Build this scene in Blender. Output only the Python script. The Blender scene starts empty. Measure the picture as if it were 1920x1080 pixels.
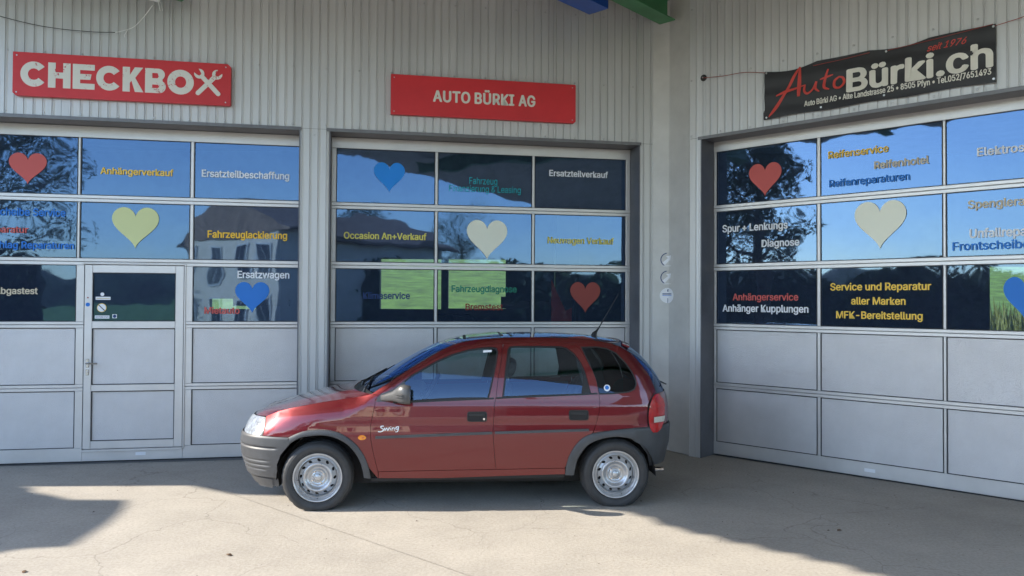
import bpy, bmesh, math, random
from math import sin, cos, pi, radians, sqrt, atan2
from mathutils import Vector, Matrix
from mathutils.geometry import delaunay_2d_cdt

random.seed(7)
SC = bpy.context.scene
COL = SC.collection

# ------------------------------------------------------------------ camera, sky, sun, exposure
F_PX, PITCH, ROLL, EYE = 1440.2, radians(0.979), radians(0.317), 1.70
cam_d = bpy.data.cameras.new('camera')
cam_d.sensor_fit = 'HORIZONTAL'; cam_d.sensor_width = 36.0
cam_d.lens = 36.0 * F_PX / 1920.0
cam_d.clip_start = 0.05; cam_d.clip_end = 3000
cam = bpy.data.objects.new('camera', cam_d); COL.objects.link(cam)
_R = Vector((1, 0, 0)); _F = Vector((0, cos(PITCH), sin(PITCH))); _U = Vector((0, -sin(PITCH), cos(PITCH)))
_r = _R * cos(ROLL) + _U * sin(ROLL); _u = _U * cos(ROLL) - _R * sin(ROLL)
M = Matrix((( _r.x, _u.x, -_F.x, 0), (_r.y, _u.y, -_F.y, 0), (_r.z, _u.z, -_F.z, EYE), (0, 0, 0, 1)))
cam.matrix_world = M
SC.camera = cam

SUN_DIR = Vector((-1.67, -0.08, 1.0)).normalized()      # towards the sun
SUN_EL = math.asin(SUN_DIR.z)
world = bpy.data.worlds.new('World'); SC.world = world; world.use_nodes = True
wn = world.node_tree; wn.nodes.clear()
sky = wn.nodes.new('ShaderNodeTexSky'); sky.sky_type = 'NISHITA'; sky.sun_disc = False
sky.sun_elevation = SUN_EL; sky.sun_rotation = radians(-90); sky.altitude = 400
sky.air_density = 1.0; sky.dust_density = 0.6; sky.ozone_density = 1.5
bg = wn.nodes.new('ShaderNodeBackground'); bg.inputs['Strength'].default_value = 0.15
wo = wn.nodes.new('ShaderNodeOutputWorld')
wn.links.new(sky.outputs[0], bg.inputs[0]); wn.links.new(bg.outputs[0], wo.inputs[0])

sun_d = bpy.data.lights.new('sun', 'SUN'); sun_d.energy = 2.35; sun_d.angle = radians(0.5)
sun_d.color = (1.0, 0.92, 0.80)
sun = bpy.data.objects.new('sun', sun_d); COL.objects.link(sun)
sun.rotation_euler = SUN_DIR.to_track_quat('Z', 'Y').to_euler(); sun.location = (-8, 0, 20)

SC.view_settings.view_transform = 'Standard'; SC.view_settings.look = 'None'
SC.view_settings.gamma = 1.0; SC.view_settings.use_curve_mapping = False
SC.view_settings.exposure = 2.15
SC.render.engine = 'CYCLES'
SC.cycles.use_denoising = True
SC.cycles.max_bounces = 10; SC.cycles.transparent_max_bounces = 16
SC.cycles.glossy_bounces = 6; SC.cycles.diffuse_bounces = 4
SC.cycles.caustics_reflective = False; SC.cycles.caustics_refractive = False
SC.cycles.sample_clamp_indirect = 6.0

# ------------------------------------------------------------------ materials
MATS = {}
def newmat(name):
    m = bpy.data.materials.new(name); m.use_nodes = True
    m.node_tree.nodes.clear(); MATS[name] = m
    return m, m.node_tree.nodes, m.node_tree.links
def N(n, t, **kw):
    x = n.new(t)
    for k, v in kw.items():
        if k in x.inputs: x.inputs[k].default_value = v
        else: setattr(x, k, v)
    return x
def c4(c): return (c[0], c[1], c[2], 1.0)

def pbr(name, col, rough=0.5, metal=0.0, var=0.08, vscale=3.0, bump=0.0, bscale=60.0, coat=0.0, spec=0.5,
        stretch=(1, 1, 1), dark=None, rvar=0.0):
    """Principled surface whose colour drifts a little with object-space noise."""
    m, n, l = newmat(name)
    out = N(n, 'ShaderNodeOutputMaterial'); b = N(n, 'ShaderNodeBsdfPrincipled')
    b.inputs['Roughness'].default_value = rough; b.inputs['Metallic'].default_value = metal
    b.inputs['Specular IOR Level'].default_value = spec
    b.inputs['Coat Weight'].default_value = coat; b.inputs['Coat Roughness'].default_value = 0.03
    tc = N(n, 'ShaderNodeTexCoord'); mp = N(n, 'ShaderNodeMapping'); mp.inputs['Scale'].default_value = stretch
    l.new(tc.outputs['Object'], mp.inputs[0])
    nz = N(n, 'ShaderNodeTexNoise'); nz.inputs['Scale'].default_value = vscale; nz.inputs['Detail'].default_value = 6
    nz.inputs['Roughness'].default_value = 0.65
    l.new(mp.outputs[0], nz.inputs['Vector'])
    rp = N(n, 'ShaderNodeValToRGB')
    lo = dark if dark else tuple(c * (1 - 2.2 * var) for c in col)
    hi = tuple(min(1, c * (1 + 1.2 * var)) for c in col)
    rp.color_ramp.elements[0].position = 0.3; rp.color_ramp.elements[0].color = c4(lo)
    rp.color_ramp.elements[1].position = 0.7; rp.color_ramp.elements[1].color = c4(hi)
    l.new(nz.outputs['Fac'], rp.inputs[0]); l.new(rp.outputs[0], b.inputs['Base Color'])
    if rvar:
        mr = N(n, 'ShaderNodeMapRange'); mr.inputs['To Min'].default_value = rough - rvar; mr.inputs['To Max'].default_value = rough + rvar
        l.new(nz.outputs['Fac'], mr.inputs['Value']); l.new(mr.outputs[0], b.inputs['Roughness'])
    if bump:
        n2 = N(n, 'ShaderNodeTexNoise'); n2.inputs['Scale'].default_value = bscale; n2.inputs['Detail'].default_value = 4
        l.new(mp.outputs[0], n2.inputs['Vector'])
        bp = N(n, 'ShaderNodeBump'); bp.inputs['Strength'].default_value = bump; bp.inputs['Distance'].default_value = 0.01
        l.new(n2.outputs['Fac'], bp.inputs['Height']); l.new(bp.outputs[0], b.inputs['Normal'])
    l.new(b.outputs[0], out.inputs[0])
    return m

def concrete(name, col):
    m, n, l = newmat(name)
    out = N(n, 'ShaderNodeOutputMaterial'); b = N(n, 'ShaderNodeBsdfPrincipled')
    b.inputs['Roughness'].default_value = 0.85; b.inputs['Specular IOR Level'].default_value = 0.3
    tc = N(n, 'ShaderNodeTexCoord')
    big = N(n, 'ShaderNodeTexNoise'); big.inputs['Scale'].default_value = 0.9; big.inputs['Detail'].default_value = 8; big.inputs['Roughness'].default_value = 0.7
    l.new(tc.outputs['Object'], big.inputs['Vector'])
    fine = N(n, 'ShaderNodeTexNoise'); fine.inputs['Scale'].default_value = 45; fine.inputs['Detail'].default_value = 6; fine.inputs['Roughness'].default_value = 0.75
    l.new(tc.outputs['Object'], fine.inputs['Vector'])
    r1 = N(n, 'ShaderNodeValToRGB')
    r1.color_ramp.elements[0].position = 0.3; r1.color_ramp.elements[0].color = c4([c * 0.80 for c in col])
    r1.color_ramp.elements[1].position = 0.72; r1.color_ramp.elements[1].color = c4([c * 1.10 for c in col])
    l.new(big.outputs['Fac'], r1.inputs[0])
    r2 = N(n, 'ShaderNodeValToRGB')
    r2.color_ramp.elements[0].position = 0.32; r2.color_ramp.elements[0].color = (0.80, 0.79, 0.77, 1)
    r2.color_ramp.elements[1].position = 0.58; r2.color_ramp.elements[1].color = (1.06, 1.06, 1.06, 1)
    l.new(fine.outputs['Fac'], r2.inputs[0])
    mx = N(n, 'ShaderNodeMix', data_type='RGBA', blend_type='MULTIPLY'); mx.inputs['Factor'].default_value = 1
    l.new(r1.outputs[0], mx.inputs['A']); l.new(r2.outputs[0], mx.inputs['B'])
    # hairline cracks, branching, only in patches
    dn = N(n, 'ShaderNodeTexNoise'); dn.inputs['Scale'].default_value = 2.2; dn.inputs['Detail'].default_value = 5
    l.new(tc.outputs['Object'], dn.inputs['Vector'])
    add = N(n, 'ShaderNodeMix', data_type='RGBA', blend_type='LINEAR_LIGHT'); add.inputs['Factor'].default_value = 0.22
    l.new(tc.outputs['Object'], add.inputs['A']); l.new(dn.outputs['Color'], add.inputs['B'])
    vo = N(n, 'ShaderNodeTexVoronoi', feature='DISTANCE_TO_EDGE'); vo.inputs['Scale'].default_value = 0.85
    l.new(add.outputs['Result'], vo.inputs['Vector'])
    cr = N(n, 'ShaderNodeValToRGB'); cr.color_ramp.elements[0].position = 0.0; cr.color_ramp.elements[0].color = (0, 0, 0, 1)
    cr.color_ramp.elements[1].position = 0.0045; cr.color_ramp.elements[1].color = (1, 1, 1, 1)
    l.new(vo.outputs['Distance'], cr.inputs[0])
    mk = N(n, 'ShaderNodeTexNoise'); mk.inputs['Scale'].default_value = 0.6; mk.inputs['Detail'].default_value = 2
    l.new(tc.outputs['Object'], mk.inputs['Vector'])
    mr = N(n, 'ShaderNodeMapRange'); mr.inputs['From Min'].default_value = 0.42; mr.inputs['From Max'].default_value = 0.55
    l.new(mk.outputs['Fac'], mr.inputs['Value'])
    inv = N(n, 'ShaderNodeMath', operation='SUBTRACT'); inv.inputs[0].default_value = 1; l.new(cr.outputs[0], inv.inputs[1])
    mm = N(n, 'ShaderNodeMath', operation='MULTIPLY'); l.new(inv.outputs[0], mm.inputs[0]); l.new(mr.outputs[0], mm.inputs[1])
    m2 = N(n, 'ShaderNodeMath', operation='MULTIPLY'); m2.inputs[1].default_value = 0.55; l.new(mm.outputs[0], m2.inputs[0])
    mc = N(n, 'ShaderNodeMix', data_type='RGBA'); l.new(m2.outputs[0], mc.inputs['Factor'])
    l.new(mx.outputs['Result'], mc.inputs['A']); mc.inputs['B'].default_value = c4([c * 0.35 for c in col])
    # oil and tyre stains
    sn = N(n, 'ShaderNodeTexNoise'); sn.inputs['Scale'].default_value = 3.1; sn.inputs['Detail'].default_value = 5; sn.inputs['Roughness'].default_value = 0.7
    mp = N(n, 'ShaderNodeMapping'); mp.inputs['Location'].default_value = (4.3, 1.7, 0); mp.inputs['Scale'].default_value = (1, 1.8, 1)
    l.new(tc.outputs['Object'], mp.inputs[0]); l.new(mp.outputs[0], sn.inputs['Vector'])
    sr = N(n, 'ShaderNodeMapRange'); sr.inputs['From Min'].default_value = 0.60; sr.inputs['From Max'].default_value = 0.74; sr.inputs['To Max'].default_value = 0.30
    l.new(sn.outputs['Fac'], sr.inputs['Value'])
    ms = N(n, 'ShaderNodeMix', data_type='RGBA'); l.new(sr.outputs[0], ms.inputs['Factor'])
    l.new(mc.outputs['Result'], ms.inputs['A']); ms.inputs['B'].default_value = c4([c * 0.5 for c in col])
    # pits
    vp = N(n, 'ShaderNodeTexVoronoi'); vp.inputs['Scale'].default_value = 9
    l.new(tc.outputs['Object'], vp.inputs['Vector'])
    pr = N(n, 'ShaderNodeMapRange'); pr.inputs['From Min'].default_value = 0.035; pr.inputs['From Max'].default_value = 0.06; pr.inputs['To Min'].default_value = 0.22; pr.inputs['To Max'].default_value = 0
    l.new(vp.outputs['Distance'], pr.inputs['Value'])
    mpit = N(n, 'ShaderNodeMix', data_type='RGBA'); l.new(pr.outputs[0], mpit.inputs['Factor'])
    l.new(ms.outputs['Result'], mpit.inputs['A']); mpit.inputs['B'].default_value = c4([c * 0.42 for c in col])
    l.new(mpit.outputs['Result'], b.inputs['Base Color'])
    bp = N(n, 'ShaderNodeBump'); bp.inputs['Strength'].default_value = 0.5; bp.inputs['Distance'].default_value = 0.006
    l.new(fine.outputs['Fac'], bp.inputs['Height']); l.new(bp.outputs[0], b.inputs['Normal'])
    l.new(b.outputs[0], out.inputs[0])
    return m

def glass(name, tint, refl, base, wav=0.0, wscale=1.4, rough=0.0, gcol=(1, 1, 1), veil=None):
    """Thin pane: see-through part tinted, mirror part rising towards grazing view."""
    m, n, l = newmat(name)
    out = N(n, 'ShaderNodeOutputMaterial'); tr = N(n, 'ShaderNodeBsdfTransparent'); tr.inputs[0].default_value = c4(tint)
    gl = N(n, 'ShaderNodeBsdfAnisotropic' if False else 'ShaderNodeBsdfGlossy'); gl.inputs['Roughness'].default_value = rough
    gl.inputs['Color'].default_value = c4(gcol)
    fr = N(n, 'ShaderNodeFresnel'); fr.inputs[0].default_value = 1.5
    ma = N(n, 'ShaderNodeMath', operation='MULTIPLY_ADD'); ma.inputs[1].default_value = refl; ma.inputs[2].default_value = base
    ma.use_clamp = True
    l.new(fr.outputs[0], ma.inputs[0])
    mx = N(n, 'ShaderNodeMixShader'); l.new(ma.outputs[0], mx.inputs[0]); l.new(tr.outputs[0], mx.inputs[1]); l.new(gl.outputs[0], mx.inputs[2])
    if wav:
        tc = N(n, 'ShaderNodeTexCoord'); nz = N(n, 'ShaderNodeTexNoise'); nz.inputs['Scale'].default_value = wscale; nz.inputs['Detail'].default_value = 1.5
        l.new(tc.outputs['Object'], nz.inputs['Vector'])
        bp = N(n, 'ShaderNodeBump'); bp.inputs['Strength'].default_value = 1.0; bp.inputs['Distance'].default_value = wav
        l.new(nz.outputs['Fac'], bp.inputs['Height']); l.new(bp.outputs[0], gl.inputs['Normal'])
    res = mx.outputs[0]
    if veil:      # bluish diffuse layer painted in as a veil over the dark reflections
        df = N(n, 'ShaderNodeBsdfDiffuse'); df.inputs['Color'].default_value = c4(veil[0])
        m3 = N(n, 'ShaderNodeMixShader'); m3.inputs[0].default_value = veil[1]; l.new(res, m3.inputs[1]); l.new(df.outputs[0], m3.inputs[2]); res = m3.outputs[0]
    l.new(res, out.inputs[0])
    return m

concrete('concrete', (0.425, 0.39, 0.34))
pbr('joint_filler', (0.40, 0.36, 0.31), 0.9, var=0.2, vscale=20)
pbr('cladding', (0.55, 0.55, 0.55), 0.42, 0.30, var=0.05, vscale=2.2, bump=0.05, bscale=14, stretch=(2.5, 1, 0.22), rvar=0.06)
pbr('flashing', (0.56, 0.55, 0.53), 0.45, 0.1, var=0.07, vscale=2.0, bump=0.04, bscale=10)
pbr('drip', (0.17, 0.17, 0.18), 0.45, 0.3, var=0.1)
pbr('jamb', (0.14, 0.145, 0.165), 0.5, 0.2, var=0.1)
pbr('aluminium', (0.64, 0.62, 0.61), 0.40, 0.45, var=0.04, vscale=2.5, rvar=0.05)
pbr('infill', (0.60, 0.58, 0.58), 0.44, 0.4, var=0.035, vscale=3.0, bump=0.45, bscale=120, rvar=0.03)
pbr('gasket', (0.02, 0.021, 0.025), 0.6, var=0.1)
pbr('screw', (0.5, 0.5, 0.5), 0.3, 0.9)
pbr('stainless', (0.6, 0.6, 0.6), 0.25, 1.0)
glass('door_glass', (0.50, 0.54, 0.54), 1.4, 0.12, wav=0.0040, wscale=1.6, rough=0.02, gcol=(0.30, 0.50, 0.84), veil=((0.13, 0.19, 0.36), 0.11))
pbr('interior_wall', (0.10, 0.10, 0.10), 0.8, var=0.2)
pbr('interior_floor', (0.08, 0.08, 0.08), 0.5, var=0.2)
pbr('canopy_timber', (0.60, 0.56, 0.50), 0.75, var=0.15, vscale=2, stretch=(8, 1, 1))
pbr('canopy_sheet', (0.35, 0.34, 0.33), 0.7)
pbr('beam_green', (0.045, 0.22, 0.085), 0.4, var=0.1)
pbr('beam_blue', (0.02, 0.10, 0.46), 0.35, var=0.1)
pbr('off_white', (0.62, 0.60, 0.54), 0.5, var=0.06)
pbr('white_plastic', (0.75, 0.75, 0.74), 0.4, var=0.03)
pbr('sign_red', (0.60, 0.03, 0.038), 0.42, var=0.06, vscale=1.5, spec=0.4)
pbr('banner_cloth', (0.016, 0.015, 0.018), 0.5, var=0.15, bump=0.06, bscale=6)
pbr('banner_red', (0.55, 0.045, 0.03), 0.5, var=0.05)
pbr('banner_white', (0.72, 0.70, 0.62), 0.5, var=0.04)
pbr('black_plastic', (0.012, 0.012, 0.013), 0.4, var=0.1)
pbr('rope_red', (0.30, 0.05, 0.04), 0.8)
pbr('cable_dark', (0.03, 0.03, 0.03), 0.7)
pbr('lens_dark', (0.01, 0.01, 0.012), 0.15)
for nm, c in dict(white=(0.80, 0.81, 0.84), gold=(0.90, 0.60, 0.10), gold2=(0.86, 0.52, 0.05), tan=(0.62, 0.54, 0.40), blue=(0.03, 0.19, 0.62),
                  navy=(0.02, 0.05, 0.16), teal=(0.02, 0.40, 0.44), green=(0.02, 0.20, 0.14), maroon=(0.26, 0.05, 0.04), red=(0.56, 0.11, 0.10),
                  yellow=(0.74, 0.66, 0.14), cream=(0.84, 0.85, 0.72), dred=(0.28, 0.06, 0.05), lime=(0.62, 0.66, 0.34), azure=(0.02, 0.26, 0.80),
                  orange=(0.6, 0.2, 0.03)).items():
    pbr('vinyl_' + nm, c, 0.55, var=0.015, vscale=2, spec=0.3)
# worn white print of the workshop sign
m, n, l = newmat('worn_print')
out = N(n, 'ShaderNodeOutputMaterial'); b = N(n, 'ShaderNodeBsdfPrincipled'); b.inputs['Roughness'].default_value = 0.45
tc = N(n, 'ShaderNodeTexCoord')
a1 = N(n, 'ShaderNodeTexNoise'); a1.inputs['Scale'].default_value = 34; a1.inputs['Detail'].default_value = 7; a1.inputs['Roughness'].default_value = 0.75
a2 = N(n, 'ShaderNodeTexNoise'); a2.inputs['Scale'].default_value = 5.5; a2.inputs['Detail'].default_value = 2
l.new(tc.outputs['Object'], a1.inputs['Vector']); l.new(tc.outputs['Object'], a2.inputs['Vector'])
r1 = N(n, 'ShaderNodeMapRange'); r1.inputs['From Min'].default_value = 0.575; r1.inputs['From Max'].default_value = 0.60; l.new(a1.outputs['Fac'], r1.inputs['Value'])
r2 = N(n, 'ShaderNodeMapRange'); r2.inputs['From Min'].default_value = 0.50; r2.inputs['From Max'].default_value = 0.60; l.new(a2.outputs['Fac'], r2.inputs['Value'])
mu = N(n, 'ShaderNodeMath', operation='MULTIPLY'); l.new(r1.outputs[0], mu.inputs[0]); l.new(r2.outputs[0], mu.inputs[1])
mx = N(n, 'ShaderNodeMix', data_type='RGBA'); l.new(mu.outputs[0], mx.inputs['Factor'])
mx.inputs['A'].default_value = (0.70, 0.69, 0.63, 1); mx.inputs['B'].default_value = (0.46, 0.03, 0.035, 1)
l.new(mx.outputs['Result'], b.inputs['Base Color']); l.new(b.outputs[0], out.inputs[0])
# car
m, n, l = newmat('car_paint')
out = N(n, 'ShaderNodeOutputMaterial'); b = N(n, 'ShaderNodeBsdfPrincipled')
tc = N(n, 'ShaderNodeTexCoord'); fl = N(n, 'ShaderNodeTexVoronoi'); fl.inputs['Scale'].default_value = 900; l.new(tc.outputs['Object'], fl.inputs['Vector'])
rp = N(n, 'ShaderNodeValToRGB'); rp.color_ramp.elements[0].color = (0.11, 0.002, 0.006, 1); rp.color_ramp.elements[1].color = (0.175, 0.004, 0.009, 1)
l.new(fl.outputs['Color'], rp.inputs[0]); l.new(rp.outputs[0], b.inputs['Base Color'])
b.inputs['Metallic'].default_value = 0.55; b.inputs['Roughness'].default_value = 0.40
b.inputs['Coat Weight'].default_value = 1.0; b.inputs['Coat Roughness'].default_value = 0.02; b.inputs['Coat IOR'].default_value = 1.58
nz = N(n, 'ShaderNodeTexNoise'); nz.inputs['Scale'].default_value = 3.5; nz.inputs['Detail'].default_value = 2; l.new(tc.outputs['Object'], nz.inputs['Vector'])
bp = N(n, 'ShaderNodeBump'); bp.inputs['Strength'].default_value = 1.0; bp.inputs['Distance'].default_value = 0.0012
l.new(nz.outputs['Fac'], bp.inputs['Height']); l.new(bp.outputs[0], b.inputs['Coat Normal'])
l.new(b.outputs[0], out.inputs[0])
pbr('car_dark', (0.012, 0.011, 0.012), 0.7, var=0.1)
pbr('bumper_plastic', (0.062, 0.064, 0.068), 0.48, var=0.12, vscale=5, bump=0.05, bscale=200)
pbr('rubber', (0.014, 0.014, 0.015), 0.5, var=0.1)
pbr('tyre', (0.040, 0.040, 0.041), 0.6, var=0.18, vscale=8)
pbr('wheel_steel', (0.52, 0.53, 0.545), 0.30, 0.6, var=0.10, vscale=12, rvar=0.08)
pbr('mirror_plastic', (0.075, 0.075, 0.075), 0.38, var=0.1)
glass('car_glass', (0.62, 0.74, 0.74), 1.15, 0.05, gcol=(0.50, 0.66, 0.98))
glass('dark_glass', (0.20, 0.23, 0.23), 1.1, 0.02, gcol=(0.5, 0.65, 0.9))
pbr('seat_cloth', (0.13, 0.15, 0.18), 0.9, var=0.2, vscale=12)
pbr('cabin_plastic', (0.10, 0.11, 0.125), 0.6, var=0.1)
pbr('lamp_red', (0.50, 0.012, 0.012), 0.12, var=0.15, vscale=25, coat=1.0)
pbr('lamp_white', (0.62, 0.60, 0.52), 0.15, var=0.1, vscale=30, coat=1.0)
pbr('lamp_orange', (0.85, 0.27, 0.01), 0.18, var=0.15, vscale=40, coat=1.0)
pbr('lamp_clear', (0.66, 0.69, 0.72), 0.10, 0.55, var=0.25, vscale=26, bump=0.25, bscale=45, coat=1.0)
pbr('chrome', (0.75, 0.76, 0.78), 0.12, 1.0)
pbr('badge', (0.66, 0.66, 0.66), 0.3, 0.5)
# surroundings
pbr('meadow', (0.12, 0.22, 0.035), 0.9, var=0.28, vscale=1.2, bump=0.6, bscale=8, stretch=(1, 1.0, 1))
pbr('asphalt', (0.10, 0.10, 0.10), 0.9, var=0.15)
pbr('dry_field', (0.42, 0.33, 0.18), 0.95, var=0.2)
pbr('forest', (0.025, 0.045, 0.022), 0.95, var=0.45, vscale=0.05, bump=1.0, bscale=0.6)
pbr('house_render', (0.84, 0.72, 0.56), 0.85, var=0.05)
pbr('house_trim', (0.70, 0.68, 0.62), 0.7)
pbr('house_glass', (0.05, 0.06, 0.075), 0.08)
pbr('roof_tile', (0.30, 0.20, 0.14), 0.8, var=0.2)
pbr('bark', (0.10, 0.075, 0.05), 0.9, var=0.3, bump=0.5, bscale=12)
pbr('leaf', (0.05, 0.085, 0.025), 0.6, var=0.35, vscale=1.5)
pbr('cornleaf', (0.13, 0.17, 0.05), 0.7, var=0.35, vscale=3)
pbr('red_cloth', (0.8, 0.10, 0.06), 0.7)
MT = MATS

# ------------------------------------------------------------------ object helpers
def tag(o, label=None, cat=None, group=None, kind=None):
    if label: o['label'] = label
    if cat: o['category'] = cat
    if group: o['group'] = group
    if kind: o['kind'] = kind
    return o
def empty(name, loc=(0, 0, 0), rz=0.0, parent=None):
    o = bpy.data.objects.new(name, None); COL.objects.link(o); o.location = loc; o.rotation_euler = (0, 0, rz)
    o.empty_display_size = 0.1
    if parent: o.parent = parent
    return o
def mesh_obj(name, verts, faces, mat, parent=None, smooth=False, normals=None, loc=None, rz=None, auto=None):
    me = bpy.data.meshes.new(name); me.from_pydata([tuple(v) for v in verts], [], faces)
    me.update()
    if smooth:
        me.polygons.foreach_set('use_smooth', [True] * len(me.polygons))
    if auto is not None:
        me.set_sharp_from_angle(angle=radians(auto))
    if normals is not None:
        me.normals_split_custom_set_from_vertices([tuple(v) for v in normals])
    me.materials.append(MT[mat] if isinstance(mat, str) else mat)
    o = bpy.data.objects.new(name, me); COL.objects.link(o)
    if parent: o.parent = parent
    if loc is not None: o.location = loc
    if rz is not None: o.rotation_euler = (0, 0, rz)
    return o
class MB:
    def __init__(s): s.v = []; s.f = []
    def add(s, v, f):
        k = len(s.v); s.v += [tuple(a) for a in v]; s.f += [tuple(i + k for i in q) for q in f]
    def box(s, x0, x1, y0, y1, z0, z1):
        s.add([(x0, y0, z0), (x1, y0, z0), (x1, y1, z0), (x0, y1, z0), (x0, y0, z1), (x1, y0, z1), (x1, y1, z1), (x0, y1, z1)],
              [(0, 3, 2, 1), (4, 5, 6, 7), (0, 1, 5, 4), (1, 2, 6, 5), (2, 3, 7, 6), (3, 0, 4, 7)])
    def cbox(s, x0, x1, yf, yb, z0, z1, b=0.004):
        """box whose front face (y=yf, towards -y) has chamfered edges"""
        s.add([(x0, yb, z0), (x1, yb, z0), (x1, yb, z1), (x0, yb, z1),
               (x0, yf + b, z0), (x1, yf + b, z0), (x1, yf + b, z1), (x0, yf + b, z1),
               (x0 + b, yf, z0 + b), (x1 - b, yf, z0 + b), (x1 - b, yf, z1 - b), (x0 + b, yf, z1 - b)],
              [(0, 3, 2, 1), (0, 1, 5, 4), (1, 2, 6, 5), (2, 3, 7, 6), (3, 0, 4, 7),
               (4, 5, 9, 8), (5, 6, 10, 9), (6, 7, 11, 10), (7, 4, 8, 11), (8, 9, 10, 11)])
    def tube(s, pts, r, n=8, cap=True):
        pts = [Vector(p) for p in pts]; k = len(s.v)
        rr = r if isinstance(r, (list, tuple)) else [r] * len(pts)
        prev = None
        for i, p in enumerate(pts):
            t = (pts[min(i + 1, len(pts) - 1)] - pts[max(i - 1, 0)]).normalized()
            if prev is None: a = t.orthogonal().normalized()
            else: a = (prev - t * prev.dot(t)).normalized()
            prev = a; b = t.cross(a)
            for j in range(n):
                an = 2 * pi * j / n; s.v.append(tuple(p + (a * cos(an) + b * sin(an)) * rr[i]))
        for i in range(len(pts) - 1):
            for j in range(n):
                s.f.append((k + i * n + j, k + i * n + (j + 1) % n, k + (i + 1) * n + (j + 1) % n, k + (i + 1) * n + j))
        if cap:
            s.f.append(tuple(k + j for j in range(n))[::-1]); s.f.append(tuple(k + (len(pts) - 1) * n + j for j in range(n)))
    def prism(s, poly, y0, y1):
        """poly of (x,z) anticlockwise seen from -y, front face at y0"""
        n = len(poly)
        s.add([(x, y0, z) for x, z in poly] + [(x, y1, z) for x, z in poly],
              [tuple(range(n)), tuple(range(2 * n - 1, n - 1, -1))] + [((i + 1) % n, i, n + i, n + (i + 1) % n) for i in range(n)])
    def ob(s, name, mat, parent=None, **k): return mesh_obj(name, s.v, s.f, mat, parent, **k)

# text, made into flat slightly raised meshes lying in the x-z plane and facing -y
FONT = None
try:   # the sans serif that ships inside Blender; its built-in face is used if it is not there
    import os
    _fp = os.path.join(bpy.utils.resource_path('LOCAL'), 'datafiles', 'fonts', 'Inter.woff2')
    if os.path.exists(_fp): FONT = bpy.data.fonts.load(_fp)
except Exception:
    FONT = None
_tc = {}
def text_mesh(body, bold=0.0, shear=0.0, extrude=0.004, spacing=1.0):
    key = (body, bold, shear, extrude, spacing)
    if key in _tc: return _tc[key]
    cu = bpy.data.curves.new('lettering', 'FONT'); cu.body = body; cu.offset = bold; cu.font = FONT or cu.font; cu.shear = shear
    cu.resolution_u = 4; cu.space_character = spacing
    ob = bpy.data.objects.new('lettering', cu); COL.objects.link(ob)
    dg = bpy.context.evaluated_depsgraph_get(); dg.update()
    me = bpy.data.meshes.new_from_object(ob.evaluated_get(dg))
    v = [(p.co.x, p.co.y) for p in me.vertices]; f = [tuple(p.vertices) for p in me.polygons]
    bpy.data.objects.remove(ob); bpy.data.curves.remove(cu); bpy.data.meshes.remove(me)
    _tc[key] = (v, f); return v, f
CAP = {}
def capheight(bold):
    if bold not in CAP:
        v, _ = text_mesh('H', bold); CAP[bold] = (min(p[1] for p in v), max(p[1] for p in v))
    return CAP[bold]
def put_text(name, body, x0, x1, z0, h, y, mat, parent, bold=0.022, shear=0.0, thick=0.002, wav=None, spacing=1.0):
    v, f = text_mesh(body, 0.0, shear, spacing=spacing)
    lo, hi = capheight(0.0)
    a = min(p[0] for p in v); b = max(p[0] for p in v)
    sx = (x1 - x0) / (b - a); sz = h / (hi - lo)
    P = [(x0 + (p[0] - a) * sx, z0 + (p[1] - lo) * sz) for p in v]
    n = len(P)
    wf = wav if wav else (lambda x, z: 0.0)
    ctr = ((x0 + x1) / 2, z0 + h / 2)
    V = [(x - ctr[0], y + wf(x, z) - thick, z - ctr[1]) for x, z in P] + [(x - ctr[0], y + wf(x, z), z - ctr[1]) for x, z in P]
    # orient faces towards -y
    F = []
    ec = {}
    for q in f:
        (ax, az), (bx, bz), (cx, cz) = P[q[0]], P[q[1]], P[q[2]]
        if (bx - ax) * (cz - az) - (bz - az) * (cx - ax) < 0: q = q[::-1]
        F.append(q)
        for i in range(len(q)): ec[(q[i], q[(i + 1) % len(q)])] = 1
    for (i, j) in list(ec):
        if (j, i) not in ec: F.append((j, i, n + i, n + j))
    if bold > 0.006:      # heavier strokes: the same outline repeated a hair's breadth apart, each layer a shade further forward
        face = [q for q in F if max(q) < n]; R_ = bold * h / (hi - lo)
        for k in range(8):
            dx, dz, dy = R_ * cos(k * pi / 4), R_ * 0.7 * sin(k * pi / 4), thick + 0.00012 * (k + 1); b0 = len(V)
            V += [(V[i][0] + dx, V[i][1] - (dy - thick), V[i][2] + dz) for i in range(n)]
            F += [tuple(i + b0 for i in q) for q in face]
    o = mesh_obj(name, V, F, mat, parent); o.location = (ctr[0], 0, ctr[1])
    return o

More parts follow.
